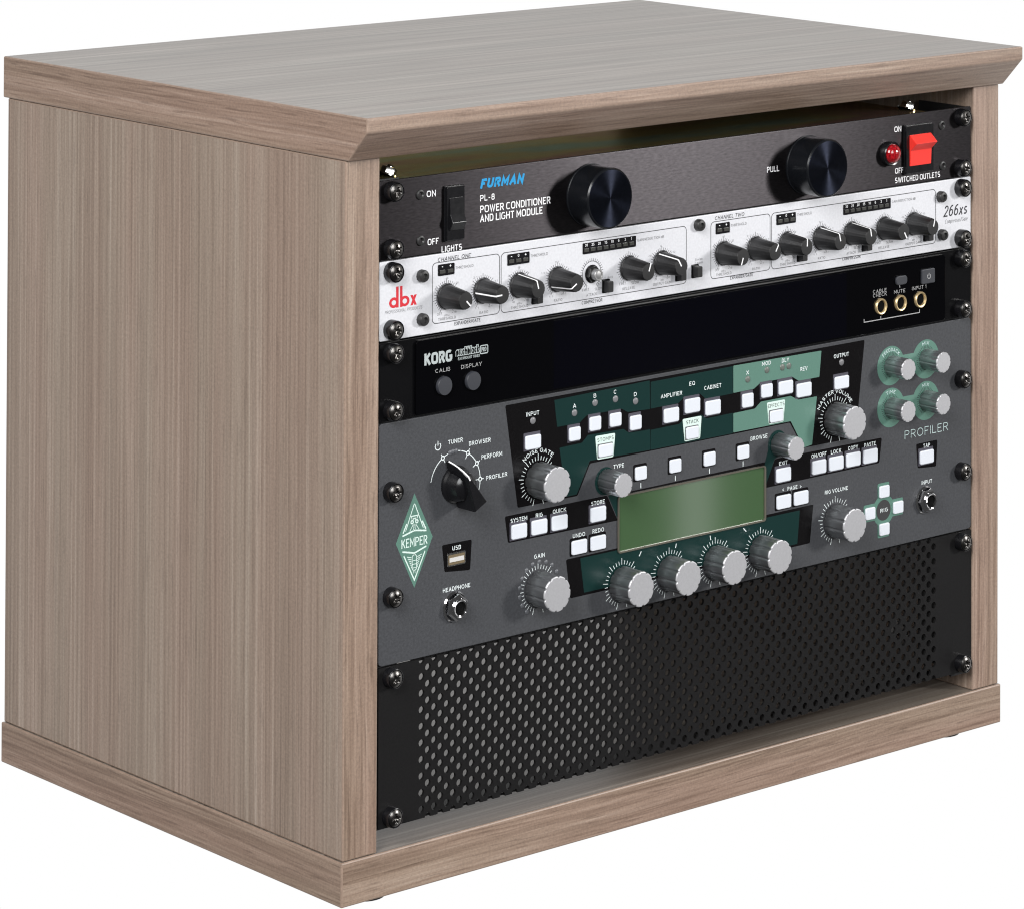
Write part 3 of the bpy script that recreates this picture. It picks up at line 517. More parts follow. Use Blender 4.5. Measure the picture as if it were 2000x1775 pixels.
# ================================================================ shared hardware
def screw_head_mesh():
    bm = new(); n, m_ = 40, 9; R = 4.6; rings = []
    for j in range(m_ + 1):
        r = R * j / m_; ring = []
        for k in range(n if j else 1):
            a = 2 * PI * k / n; x, z = r * math.sin(a), r * math.cos(a)
            y = -5.0 - 1.2 * (1 - (r / R) ** 2.4)
            ca, sa = math.cos(.5), math.sin(.5); u, w = x * ca - z * sa, x * sa + z * ca
            d = min(abs(u), abs(w))
            if r < 3.05 and d < .72: y += 1.7 * (1 - r / 4.2)
            ring.append(bm.verts.new((x, y, z)))
        rings.append(ring)
    rings.append([bm.verts.new((v.co.x, -3.6, v.co.z)) for v in rings[-1]])
    for a, b in zip(rings, rings[1:]):
        for i in range(n):
            j = (i + 1) % n
            if len(a) == 1: bm.faces.new((a[0], b[j], b[i]))
            else: bm.faces.new((a[i], a[j], b[j], b[i]))
    return mesh('rack_screw', bm, screwsteel, 0, 50)
screw_me = screw_head_mesh()
bm = new(); lathe(bm, [(5.55, 0), (5.55, -4.2), (5.35, -5.0), (5.05, -5.15), (4.8, -4.7), (4.7, -3.6), (0, -3.6)], 40)
cup_me = mesh('cup_washer', bm, blackgloss, 0, 35)
def screws(U, zs, tone=None):
    for sx in (-1, 1):
        for z in zs:
            o = U.at('rack_screw', screw_me, sx * 232.5 + (-.6 if sx < 0 else -1.2), -.1, z, random.uniform(0, 6))
            put('cup_washer', cup_me, o)

def plate(U, z0, z1, mt, r=1.6, th=2.2, x=241.3):
    bm = new(); prism(bm, rr(-x, z0, x, z1, r), 0, th)
    uvl = bm.loops.layers.uv.new('UVMap')
    for f in bm.faces:
        for lp in f.loops: lp[uvl].uv = (lp.vert.co.x / 500, lp.vert.co.z / 500)
    o = U.part('faceplate', bm, mt); bevel(o, .35, 2); return o
def chassis(U, z0, z1, mt, x=218, depth=240):
    bm = new(); box(bm, -x, x, 2.3, depth, z0, z1); return U.part('chassis', bm, mt)
UH = 44.45

# ================================================================ POWER CONDITIONER (top unit)
pc = Unit('power_conditioner', 'dark grey power conditioner with two big black knobs and a red rocker switch', 'power conditioner', -UH)
plate(pc, -UH + .4, -.4, brushed, .6); chassis(pc, -UH + 3, -3.4, zinc)
screws(pc, (-6.35, -38.1))
bm = new()
for a in D['pc_white']: text(bm, *a[:5], 'm', -.06, square=3.2)
pc.part('lettering', bm, white)
bm = new()
for a in D['pc_blue']:
    text(bm, a[0], a[1], a[2], a[3], a[4], 'hi', -.06, square=2.6, slant=.2, weight=.27)
pc.part('blue_logo', bm, cyan)
# big knobs
bm = new(); lathe(bm, [(18.1, 0), (18.1, -.9), (17.6, -1.1), (17.6, -17.2), (16.9, -18), (0, -18)], 72)
bigk = mesh('knob', bm, knobblack, 0, 30)
bm = new(); lathe(bm, [(16.5, -18.0), (16.4, -18.08), (0, -18.08)], 72); bigf = mesh('knob_face', bm, spunblack, 0, 30)
for x in (-85.3, 93.2):
    o = pc.at('knob', bigk, x, 0, -23.3); put('knob_face', bigf, o)
# black rocker and red rocker: a frame and a two-step paddle
def rocker(x0, x1, z0, z1, px0, px1, pz0, pz1, ridge, upside, mt, name):
    bm = new(); prism(bm, rr(x0 - .7, z0 - .7, x1 + .3, z1 + .7, .5, 2), -1.2, 0); prism(bm, rr(x0, z0, x1, z1, .5, 2), -2.5, -1.2)
    o = pc.part('switch', bm, blackgloss, label=name); bevel(o, .2, 1)
    h = pz1 - pz0; f = (lambda t: pz1 - h * t) if upside else (lambda t: pz0 + h * t)
    prof = [(f(0), -1.5), (f(0), -3.0), (f(.255), -ridge), (f(.50), -3.6), (f(1), -3.1), (f(1), -1.5)]
    bm = new(); xprism(bm, prof, px0, px1); q = pc.part('rocker', bm, mt, parent=o); q.location = (0, 0, 0); bevel(q, .25, 2)
    return o
rocker(-194.7, -181.9, -37.8, -7.9, -193.3, -183.0, -32.2, -14.2, 5.6, False, blackgloss, 'black lights rocker switch')
rocker(179.2, 204.1, -37.1, -7.4, 182.0, 201.1, -32.4, -13.1, 8.6, True, redplastic, 'rocker switch with red paddle')
bm = new(); lathe(bm, [(7.6, 0), (7.6, -3.4), (6.9, -4.4), (6.2, -4.2), (6.2, -2), (0, -2)], 48)
o = pc.at('indicator_lamp', mesh('indicator_lamp', bm, blackgloss, 0, 35), 165.3, 0, -22.9)
bm = new(); lathe(bm, [(6.15, -3.2), (6.0, -4.6), (5.0, -6.2), (3.2, -7.4), (1.5, -7.9), (0, -8.0)], 48)
put('lamp_lens', mesh('lamp_lens', bm, redlens, 0, 60), o)
bm = new(); lathe(bm, [(2.9, 0), (2.7, -.7), (1.9, -1.0), (1.3, -.5), (1.1, .2), (0, .2)], 28); riv = mesh('socket_screw', bm, satinblack, 0, 50)
for x, z in D['pc_rivet']: pc.at('socket_screw', riv, x, 0, z)
bm = new(); lathe(bm, [(0, -6.2), (1.5, -6.2), (2.2, -5.2), (2.2, -4.6)], 20); lathe(bm, [(0, -4.6), (4.3, -4.6), (4.6, -4.0), (4.6, -1.1)], 6); lathe(bm, [(6.4, -1.0), (6.4, 0)], 24); lathe(bm, [(0, -1.05), (6.4, -1.0)], 24)
for v in bm.verts: v.co = Vector((v.co.x, v.co.z, -v.co.y))
boltm = mesh('chassis_bolt', bm, nickel, 0, 30)
for x in (-211.5, 214.5): pc.at('chassis_bolt', boltm, x, 30, -3.4, .4)

# ================================================================ COMPRESSOR (silver unit)
cp = Unit('compressor', 'silver compressor with a row of small black knobs with white pointers', 'compressor', -2 * UH)
plate(cp, -2 * UH + .4, -UH - .4, silver, .8); chassis(cp, -2 * UH + 3, -UH - 4, blacksteel)
screws(cp, (-6.35 - UH, -38.1 - UH))
DX = 215.65                                         # the second channel repeats the first this far to the right
bm = new()
for a in D['cp_dark']:
    a = list(a)
    text(bm, *a[:5], 'mi' if a[5] == 'i' else 'm', -.06, weight=.13 if a[0] == '266xs' else None)
KZ = -69.1; KX = [-193.1, -166.2, -139.3, -110.1, -83.4, -54.2, -27.8, 22.6, 49.5, 76.4, 105.4, 132.4, 161.5, 187.9]
for (x0, x1) in ((-203.4, -153.9), (-152.7, -7.9), (12.2, 61.9), (63.1, 208.5)):
    line(bm, rr(x0, -83.3, x1, -49.6, 2.6, 4), .42, -.05, True)
for i, x in enumerate(KX):
    ticks(bm, (x, KZ), 7.5, 9.0, 9.9, .28, -.05, -150, 150, 31, 5 if i != 4 else 50)
    ringsheet(bm, (x, KZ), 7.15, 7.5, -.05, 30, -150, 150)
for (x, z) in ((KX[4], KZ),):
    pass
cp.part('dark_lettering', bm, inkdark)
bm = new()
for a in D['cp_grey'] + D['cp_extra']: text(bm, *a[:5], 'r', -.06)
for a in D['cp_ch']:
    text(bm, *a[:5], 'r', -.06); b = list(a); b[1] += DX; text(bm, *b[:5], 'r', -.06)
for a in D['cp_italic']: text(bm, a[0], a[1], a[2], a[3], a[4], 'li', -.06)
cp.part('grey_lettering', bm, inkgrey)
# red maker's mark: d, b and x from rings and bars
bm = new(); bx, bz = -234.5, -71.0
def ringo(cx, cz, r0, r1): ringsheet(bm, (cx, cz), r0, r1, -.06, 40)
r1, r0 = 3.72, 1.78
kx, kz_ = .91, .79
def sq(px): return bx + (px - bx) * kx
n0 = len(bm.verts); bm.verts.ensure_lookup_table()
ringo(bx + r1, bz + r1, r0, r1); sheet(bm, [(bx + 5.5, bz), (bx + 7.45, bz), (bx + 7.45, bz + 14.6), (bx + 5.5, bz + 14.6)], -.07)
ringo(bx + 8.6 + r1, bz + r1, r0, r1); sheet(bm, [(bx + 8.6, bz), (bx + 10.5, bz), (bx + 10.5, bz + 14.6), (bx + 8.6, bz + 14.6)], -.07)
X0, X1 = bx + 16.7, bx + 21.8
for s_ in (0, 1):
    q = [(X0, bz), (X0 + 1.9, bz), (X1, bz + 7.2), (X1 - 1.9, bz + 7.2)]
    if s_: q = [(X0 + X1 - a, b) for a, b in q]
    sheet(bm, q, -.07 - .01 * s_)
for v in bm.verts: v.co.x = sq(v.co.x); v.co.z = bz + (v.co.z - bz) * kz_
cp.part('red_logo', bm, inkred)
# LED windows
for i, q in enumerate(D['cp_led']):
    x0 = (q[0][0] + q[3][0]) / 2; x1 = (q[1][0] + q[2][0]) / 2; z1, z0 = -50.8, -57.2
    bm = new(); prism(bm, rr(x0, z0, x1, z1, .6, 3), -.35, 0); o = cp.part('led_meter', bm, blackgloss)
    n = (2, 3, 8)[i % 3]; g = new(); t = new(); p = (x1 - x0) / n
    lab = (('-', '+'), ('-', '0', '+'), ('30', '25', '20', '15', '10', '6', '3', '1'))[i % 3]
    for k in range(n):
        c = x0 + p * (k + .5) * .97 + .15
        box(g, c - p * .32, c + p * .32, -.75, -.3, z0 + 1.3, z0 + 3.1)
        s_ = lab[k]; ww = {1: 1.1, 2: 2.1}[len(s_)]
        if s_ == '-': sheet(t, [(c - .45, z1 - 1.6), (c + .45, z1 - 1.6), (c + .45, z1 - 1.2), (c - .45, z1 - 1.2)], -.42)
        elif s_ == '+':
            sheet(t, [(c - .6, z1 - 1.55), (c + .6, z1 - 1.55), (c + .6, z1 - 1.15), (c - .6, z1 - 1.15)], -.42); sheet(t, [(c - .2, z1 - 1.95), (c + .2, z1 - 1.95), (c + .2, z1 - .75), (c - .2, z1 - .75)], -.43)
        else: text(t, s_, c - ww / 2, z1 - 2.1, ww * (.6 if s_ == '1' else 1), 1.6, 'b', -.42)
    cp.part('led_strip', g, smoked, parent=o).location = (0, 0, 0); cp.part('meter_numbers', t, white, parent=o).location = (0, 0, 0)
# small tapered knobs with a white pointer running down the skirt and over the face
rib = lambda a: 1 + .012 * math.cos(18 * a)
bm = new(); lathe(bm, [(7.1, -.3), (7.1, -1.2), (6.75, -1.5), (6.55, -3.2), (5.15, -16.0), (4.75, -16.9), (0, -17.0)], 72, lobes=rib)
smk = mesh('knob', bm, knobmatte, 0, 32)
bm = new(); W_ = .42
def stripe(pts):
    vs = [[bm.verts.new((s * W_, y, r)) for s in (-1, 1)] for r, y in pts]
    for a, b in zip(vs, vs[1:]): bm.faces.new((a[0], a[1], b[1], b[0]))
stripe([(6.95, -1.6), (6.72, -3.2), (5.35, -16.0), (4.95, -17.0), (4.7, -17.12), (.4, -17.12)])
ptr = mesh('pointer', bm, white, 0)
ANG = [135, -93, -15, -122, None, 20, -32, -160, 32, 2, -14, -10, 150, 16]
for x, a in zip(KX, ANG):
    if a is None: continue
    o = cp.at('knob', smk, x, 0, KZ, math.radians(a)); put('pointer', ptr, o)
bm = new(); lathe(bm, [(5.3, 0), (5.3, -.5), (0, -.5)], 40); sh0 = mesh('bare_pot_shaft', bm, blackgloss, 0, 30)
bm = new(); lathe(bm, [(4.9, -.5), (4.9, -2.6), (4.4, -3.0), (0, -3.0)], 6); nut = mesh('hex_nut', bm, darknickel, 0, 20)
bm = new(); lathe(bm, [(3.3, -3), (3.3, -6.0), (3.0, -6.3), (2.3, -6.3), (2.2, -6.0), (1.9, -6.1), (0, -6.1)], 32); sha = mesh('shaft', bm, alu, 0, 30)
o = cp.at('bare_pot', sh0, KX[4], 0, KZ, label='bare pot shaft that has lost its knob'); put('hex_nut', nut, o, rot=.3); put('shaft', sha, o)
# push switches
bm = new(); prism(bm, rr(-2.9, -4.0, 2.9, 4.0, .6, 3), -.5, 0); bz0 = mesh('push_switch', bm, blackgloss)
bm = new(); prism(bm, rr(-2.2, -3.2, 2.2, 3.2, .7, 3), -4.6, -.4); bzc = mesh('button_cap', bm, knobmatte)
for x, z in ((-127.2, -77.4), (-72.7, -77.4), (-14.4, -77.4), (-1.2, -77.0), (87.3, -77.4), (144.0, -77.4), (199.6, -77.4)):
    o = cp.at('push_switch', bz0, x + .2, 0, z + .1); q = put('button_cap', bzc, o); bevel(q, .35, 2)
bm = new(); lathe(bm, [(3.5, 0), (3.5, -2.6), (3.0, -3.5), (1.7, -3.7), (1.5, -2.6), (0, -2.6)], 32); sock = mesh('socket_screw', bm, satinblack, 0, 35)
for x, z in ((-211.5, -55.4), (-211.3, -79.6), (1.6, -49.9), (212.6, -54.6), (213.6, -78.6)):
    o = cp.at('socket_screw', sock, x, 0, z)

# ================================================================ TUNER (glossy black unit)
tn = Unit('rack_tuner', 'glossy black rack tuner with unlit display and three gold jacks, below the silver unit', 'tuner', -3 * UH)
plate(tn, -3 * UH + .4, -2 * UH - .4, gloss, .8); chassis(tn, -3 * UH + 3, -2 * UH - 4, blacksteel)
screws(tn, (-6.35 - 2 * UH, -38.1 - 2 * UH))
bm = new(); prism(bm, rr(-216.2, -132.2, 215.8, -91.0, 2.2, 5), -1.5, 0); o = tn.part('front_lens', bm, pianoblack); bevel(o, .22, 2)
bm = new(); box(bm, -114.0, 126.6, -1.53, -1.4, -131.0, -92.2); tn.part('display_window', bm, tint)
Y = -1.62
bm = new()
for a in D['tn_grey']: text(bm, *a[:5], 'r', Y)
b = D['tn_brk']; line(bm, [(142.0, -122.6), (142.0, -124.6), (192.0, -124.6), (192.0, -122.6)], .5, Y); line(bm, [(156.9, -124.5), (156.9, -122.6)], .5, Y); line(bm, [(174.0, -105.4), (174.0, -107.0)], .5, Y)
ringsheet(bm, (199.1, -102.6), 1.15, 1.6, -3.12, 24, 40, 320); line(bm, [(199.1, -102.3), (199.1, -100.6)], .45, -3.12)
tn.part('lettering', bm, tunergrey)
bm = new(); a = D['tn_logo'][0]; text(bm, a[0], a[1], a[2], a[3], a[4], 'h', Y, square=3.6, weight=.24)
s_ = D['tn_sub']; text(bm, *s_[0][:5], 'b', Y); text(bm, *s_[1][:5], 'b', Y)
x0, z0, x1, z1 = -169.4, -100.4, -164.0, -95.0
a = D['tn_pb'][0]; text(bm, a[0], a[1] - .4, a[2] - .4, a[3] + .8, a[4] + .8, 'b', Y, weight=.36)
q = D['tn_probox']; bx0, bx1, bz0_, bz1_ = q[0][0], q[1][0], (q[2][1] + q[3][1]) / 2, (q[0][1] + q[1][1]) / 2
line(bm, rr(bx0, bz0_, bx1, bz1_, .8, 3), .6, Y, True)
tn.part('silver_logo', bm, tunersilver)
bm = new(); text(bm, a[0], a[1], a[2], a[3], a[4], 'r', Y - .06, weight=.15); tn.part('black_logo', bm, gloss)
bm = new(); lathe(bm, [(5.25, -1.4), (5.25, -3.2), (4.95, -3.6), (0, -3.7)], 40); rb = mesh('round_button', bm, darkbutton, 0, 40)
for x in (-196.7, -175.6): tn.at('round_button', rb, x, 0, -118.0)
for x0, x1, z0, z1, r in ((169.6, 179.6, -105.2, -99.6, 2.2), (192.9, 204.9, -107.2, -98.0, 1.0)):
    bm = new(); prism(bm, rr(x0, z0, x1, z1, r, 4), -3.0, -1.4); o = tn.part('button', bm, darkbutton); bevel(o, .5, 2)
bm = new(); lathe(bm, [(5.0, -1.4), (5.0, -2.6), (4.6, -3.1), (3.9, -2.9), (3.6, -2.2), (3.5, .6)], 40); gj = mesh('jack_socket', bm, gold, 0, 50)
bm = new(); lathe(bm, [(3.55, -1.65), (0, -1.65)], 32); gjh = mesh('jack_hole', bm, voidblack)
for x in (156.6, 174.3, 192.2):
    o = tn.at('jack_socket', gj, x, 0, -116.5); put('jack_hole', gjh, o)

# ================================================================ PROFILER (grey-green three-unit amplifier head)
pf = Unit('guitar_profiler', 'charcoal grey guitar amplifier unit with green panels, white buttons, silver knobs and green screen', 'amplifier', -6 * UH)
plate(pf, -6 * UH + .4, -3 * UH - .4, charcoal, 2.4, 3.0); chassis(pf, -6 * UH + 3, -3 * UH - 4, blacksteel)
screws(pf, (-171.2, -228.9))
L1, L2, L3, L4 = -.05, -.10, -.15, -.20
def outl(bm, key, y, r=1.2): sheet(bm, rpoly([tuple(p) for p in D[key]], r), y)
bm = new()
for k in ('pf_panel', 'pf_storepl', 'pf_onoffpl', 'pf_lowbk', 'pf_usbplate', 'pf_tappl'): outl(bm, k, L1)
outl(bm, 'pf_lcdtop', L1 - .01, .3)
for x, z, w, h in D['pf_btnf']: sheet(bm, rr(x - w / 2 - 1.0, z - h / 2 - .9, x + w / 2 + .9, z + h / 2 + 1.5, 1.0), L1 - .02)
pf.part('black_print', bm, printblack)
bm = new()
for k in ('pf_g1u', 'pf_g1l', 'pf_g2u', 'pf_g2l', 'pf_lowgr'): outl(bm, k, L2, .5)
outl(bm, 'pf_wl', L2 - .02, .2); outl(bm, 'pf_wr', L2 - .02, .2)
for c in ((-72.7, -189.6), (68.1, -188.5)): sheet(bm, circ(c, 8.0, 40), L2 - .03)
pf.part('dark_green_print', bm, darkgreen)
FX = [(167.5, -154.8), (199.3, -154.6), (167.5, -180.7), (199.3, -180.5)]
bm = new()
for k in ('pf_g3u', 'pf_g3l'): outl(bm, k, L2, .6)
pf.part('light_green_print', bm, lightgreen)
for z in (-154.7, -180.6):
    bm = new(); sheet(bm, circ((167.5, z), 12.15, 48), L2); sheet(bm, circ((199.3, z), 12.15, 48), L2 - .01); sheet(bm, [(168, z - 5.2), (199, z - 5.2), (199, z + 5.2), (168, z + 5.2)], L2 - .03)
    pf.part('knob_surround', bm, lightgreen)
bm = new()
RC = (160.95, -242.6)
ringsheet(bm, RC, 6.3, 9.6, L2, 48)
for dx, dz in ((0, 1), (0, -1), (1, 0), (-1, 0)):
    cx, cz = RC[0] + 12.45 * dx, RC[1] + 11.5 * dz
    sheet(bm, rr(cx - 5.3, cz - 5.1, cx + 5.1, cz + 5.4, .9), L2 - .02)
pf.part('cursor_surround', bm, lightgreen)
bm = new(); sheet(bm, circ(RC, 6.4, 40), L2 - .04); pf.part('cursor_hub', bm, charcoal2)
for q in D['pf_tag']:
    bm = new(); prism(bm, rpoly([tuple(p) for p in q], 1.1), -.35, -.02); o = pf.part('tag_plate', bm, mint); bevel(o, .12, 1)
bm = new()
for a in D['pf_white']:
    if a[0] in '<>' : a = a[:3] + (1.5, 2.1, 'r')
    text(bm, *a[:5], 'b', L4)
pf.part('white_lettering', bm, cream); bm = new()
# power symbol and the selector dial
ringsheet(bm, (-199.2, -151.6), 1.75, 2.25, L4, 28, 42, 318); line(bm, [(-199.2, -151.2), (-199.2, -148.6)], .5, L4)
DC, DR = (-186.4, -174.1), 18.2
for a0, a1 in ((-79, -34), (-27, -13), (-9.5, -8), (-3, -2), (5, 11.5)): ringsheet(bm, DC, DR - .25, DR + .25, L4, 16, a0, a1)
stops = (-30.5, 30, 60, 90)
for a0, a1 in ((33.5, 56.5), (63.5, 86.5), (93.5, 112)): ringsheet(bm, DC, DR - .25, DR + .25, L4, 12, a0, a1)
ringsheet(bm, DC, DR - .25, DR + .25, L4, 6, 14, 26.5)
for a in stops:
    s, c = math.sin(math.radians(a)), math.cos(math.radians(a)); p = (DC[0] + DR * s, DC[1] + DR * c)
    ringsheet(bm, p, .75, 1.35, L4 - .01, 18)
    line(bm, [(p[0] + 1.2 * s, p[1] + 1.2 * c), (p[0] + 2.6 * s, p[1] + 2.6 * c)], .5, L4); line(bm, [(p[0] - 1.2 * s, p[1] - 1.2 * c), (p[0] - 3.4 * s, p[1] - 3.4 * c)], .5, L4)
pf.part('dial_markings', bm, cream); bm = new()
for q in D['pf_lticks']: line(bm, [tuple(q[0]), tuple(q[1])], .55, L4)
BK = [(-124.6, -181.0), (117.9, -180.4), (-124.6, -242.6), (-59.6, -250.8), (-21.8, -250.8), (15.9, -250.8), (53.8, -250.8), (118.0, -242.1)]
pf.part('screen_ticks', bm, cream)
for i, c in enumerate(BK):
    bm = new(); ticks(bm, c, 11.0, 13.3, 14.8, .36, L4, -164, 164, 33, 4)
    if i == 0: arctext(bm, 'NOISE GATE', c, 15.3, -43, 43, 2.3, 'b', L4)
    if i == 1: arctext(bm, 'MASTER VOLUME', c, 15.3, -63, 60, 2.3, 'b', L4)
    pf.part('dial_markings', bm, cream)
bm = new(); a = D['pf_thin'][0]; text(bm, *a[:5], 'l', L4)
pf.part('model_lettering', bm, pale)
for i, (s, a0, a1) in enumerate((('FEEDBACK', -47, 50), ('MIX', -19, 17), ('TIME', -25, 24), ('MIX', -19, 17))):
    bm = new(); arctext(bm, s, FX[i], 8.9, a0, a1, 2.1, 'b', L4); pf.part('dial_lettering', bm, pale)
bm = new()
for a in D['pf_black']: text(bm, *a[:5], 'r', -.42)
pf.part('black_lettering', bm, inkdark)
for c in FX: bm = new(); ticks(bm, c, 6.7, 8.4, 8.4, .3, L4, -150, 150, 31, 99); pf.part('dial_markings', bm, inkdark)
# green diamond badge
DMX = (-216.0, -200.8)
bm = new(); sheet(bm, [(-216.0, -174.8), (-202.8, -200.7), (-216.0, -227.0), (-229.3, -200.7)], L1); o = pf.part('diamond_badge', bm, lightgreen)
bm = new(); cx = -216.0
def ln(pts, w): line(bm, [(cx + a, -200.8 + b) for a, b in pts], w, -.12)
text(bm, 'KEMPER', -225.3, -204.0, 18.6, 5.0, 'r', -.12)
ln([(-6.4, 5.9), (-.15, 20.3)], .55); ln([(6.4, 6.1), (.15, 20.3)], .55); ln([(-8.2, 5.0), (-5.6, 10.0)], .8); ln([(8.2, 5.2), (5.6, 10.0)], .8)
ln([(-8.6, 3.6), (0, 5.6), (8.6, 4.2)], .9); ln([(-8.6, -5.0), (0, -6.9), (8.6, -4.4)], .9)
ln([(-7.6, -7.4), (0, -21.8), (7.6, -7.0)], .75)
ln([(-2.8, 13.6), (2.8, 13.6)], .6); ln([(-2.2, 12.3), (2.2, 12.3)], .5)
ringsheet(bm, (cx - 1.7, -200.8 + 10.4), .5, 1.2, -.12, 16); ringsheet(bm, (cx + 1.7, -200.8 + 10.4), .5, 1.2, -.12, 16)
for a in (-1, 1): ln([(a * .9, 9.0), (a * 3.4, 5.6)], .4); ln([(a * .3, 9.2), (a * .7, 5.6)], .35); ln([(a * 2.6, 13.4), (a * .3, 11.2)], .45)
line(bm, [(cx + p[0], p[1]) for p in rr(-1.6, -217.2, 1.6, -208.6, 1.5, 4)], .45, -.12, True)
ln([(-1.4, -11), (1.4, -11)], .35); ln([(-1.4, -13), (1.4, -13)], .35); ln([(-1.4, -15), (1.4, -15)], .35); ln([(0, -7.4), (0, -8.2)], .5); ln([(-.5, -16.4), (-.5, -18)], .35); ln([(.5, -16.4), (.5, -18)], .35)
for k in range(6):
    h = -9.2 - k * 1.15; e = 5.3 - k * .62
    for a in (-1, 1): ln([(a * e, h + .9), (a * 2.1, h)], .42)
pf.part('badge_emblem', bm, mint, parent=o).location = (0, 0, 0)
# round grey LEDs
bm = new(); lathe(bm, [(2.05, -.03), (1.95, -.3), (1.3, -.55), (0, -.62)], 24); led = mesh('led', bm, ledgrey, 0, 60)
bm = new(); lathe(bm, [(1.45, -.03), (1.35, -.2), (0, -.35)], 20); led2 = mesh('led', bm, leddim, 0, 60)
bm = new(); lathe(bm, [(2.05, -.03), (1.95, -.3), (1.3, -.55), (0, -.62)], 24); led3 = mesh('led', bm, ledbrown, 0, 60)
for i, (x, z) in enumerate(D['pf_led']): pf.at('led', led3 if 4 < i < 9 else led, x, L2, z)
for x, z in D['pf_gled']: pf.at('led', led2, x, 0, z)
for a in (-11, -5.5, 1): pf.at('led', led2, DC[0] + DR * math.sin(math.radians(a * 1.15)), L4, DC[1] + DR * math.cos(math.radians(a * 1.15)))
# white translucent buttons
def button(x, z, w, h, frame, capm, fm, y0=L1):
    bm = new(); prism(bm, rr(x - w / 2, z - h / 2, x + w / 2, z + h / 2, 1.2, 4), -1.5, y0); o = pf.part('button', bm, capm, 50); bevel(o, .5, 3)
    if frame:
        bm = new(); sheet(bm, rr(x - w / 2 - frame[0], z - h / 2 - frame[1], x + w / 2 + frame[2], z + h / 2 + frame[3], .4, 2), y0 - .1)
        pf.part('button_well', bm, fm, parent=o).location = (0, 0, 0)
for x, z, w, h in D['pf_btn']: button(x, z, w, h + .3, (.75, .75, .3, 1.6), whitecap, well)
for x, z, w, h in D['pf_btnf']: button(x, z, w, h + .2, None, whitecap, well)
for x, z, w, h in D['pf_btnw']: button(x, z, w, h, (.35, .35, .3, .5), whitecap, inkgrey, -.36)
for x, z, w, h in D['pf_btnc']: button(x, z, w - .3, h + .2, None, whitecap, well)
# fluted aluminium knobs
NL = 10
def flute(a):
    t = (a * NL / (2 * PI)) % 1.0; t = min(t, 1 - t); return 1 - .075 * math.exp(-(t / .10) ** 2)
def fluted(R, depth, nm):
    bm = new(); lathe(bm, [(R * .97, -.4), (R, -.6), (R, -depth + .7)], 176, lobes=flute); s = mesh('knob', bm, knobside, 0, 60)
    bm = new(); lathe(bm, [(R, -depth + .7), (R * .985, -depth + .25), (R * .94, -depth), (0, -depth - .02)], 176, lobes=flute); c = mesh('knob_cap', bm, knobcap, 0, 10)
    return s, c
bs, bc = fluted(10.1, 17, 'big'); ss, sc_ = fluted(6.5, 15.3, 'small'); ms, mc = fluted(6.9, 15.6, 'mid')
for i, c in enumerate(BK):
    o = pf.at('knob', bs, c[0], 0, c[1], .37 * i); put('knob_cap', bc, o)
for i, c in enumerate(FX):
    o = pf.at('knob', ss, c[0], 0, c[1], .23 * i); put('knob_cap', sc_, o)
for i, c in enumerate(((-72.2, -189.5), (68.9, -188.9))):
    o = pf.at('knob', ms, c[0], 0, c[1], .4 * i); put('knob_cap', mc, o)
# chicken-head selector
bm = new(); lathe(bm, [(10.4, 0), (10.4, -1.6), (9.3, -2.6), (8.8, -6), (7.6, -9.5), (5.5, -11), (0, -11.5)], 56)
o = pf.at('selector_knob', mesh('selector_knob', bm, blackgloss, 0, 35), DC[0], 0, DC[1], math.radians(-27), label='black chicken-head selector knob')
bm = new(); prof = [(15.6, -.8), (15.6, -2.6), (14.6, -6.0), (13.0, -9.6), (10.6, -13.2), (8.0, -15.8), (-11.5, -16.6), (-12.3, -15.6), (-12.3, -.8)]
wid = [.75, .7, .75, .8, .85, .95, 4.6, 4.9, 5.2]
xprism(bm, prof, 0, 0, wid); h = put('pointer_bar', mesh('pointer_bar', bm, blackgloss), o); bevel(h, .35, 2)
bm = new(); vs = [[bm.verts.new((s * .42, y - .12, z + .12)) for s in (-1, 1)] for z, y in prof[1:6] + [(5.6, -16.05)]]
for a, b in zip(vs, vs[1:]): bm.faces.new((a[0], a[1], b[1], b[0]))
put('pointer_line', mesh('pointer_line', bm, white), o)
# screen
bm = new(); q = [(-62.7, -200.6), (56.6, -200.2), (57.6, -232.4), (-61.7, -232.4)]
out = rr(-63.0, -233.0, 57.9, -199.7, 1.8, 5); inn = rr(-62.1, -232.0, 56.6, -200.5, 1.2, 5)
A = [bm.verts.new((p[0], -.9, p[1])) for p in out]; B_ = [bm.verts.new((p[0], -.9, p[1])) for p in inn]; Cc = [bm.verts.new((p[0], -.12, p[1])) for p in inn]; Dd = [bm.verts.new((p[0], -.02, p[1])) for p in out]
for i in range(len(out)):
    j = (i + 1) % len(out); bm.faces.new((A[i], A[j], B_[j], B_[i])); bm.faces.new((B_[i], B_[j], Cc[j], Cc[i])); bm.faces.new((A[j], A[i], Dd[i], Dd[j]))
o = pf.part('screen_rim', bm, rimgrey)
bm = new(); sheet(bm, inn, -.14); pf.part('screen', bm, lcd)
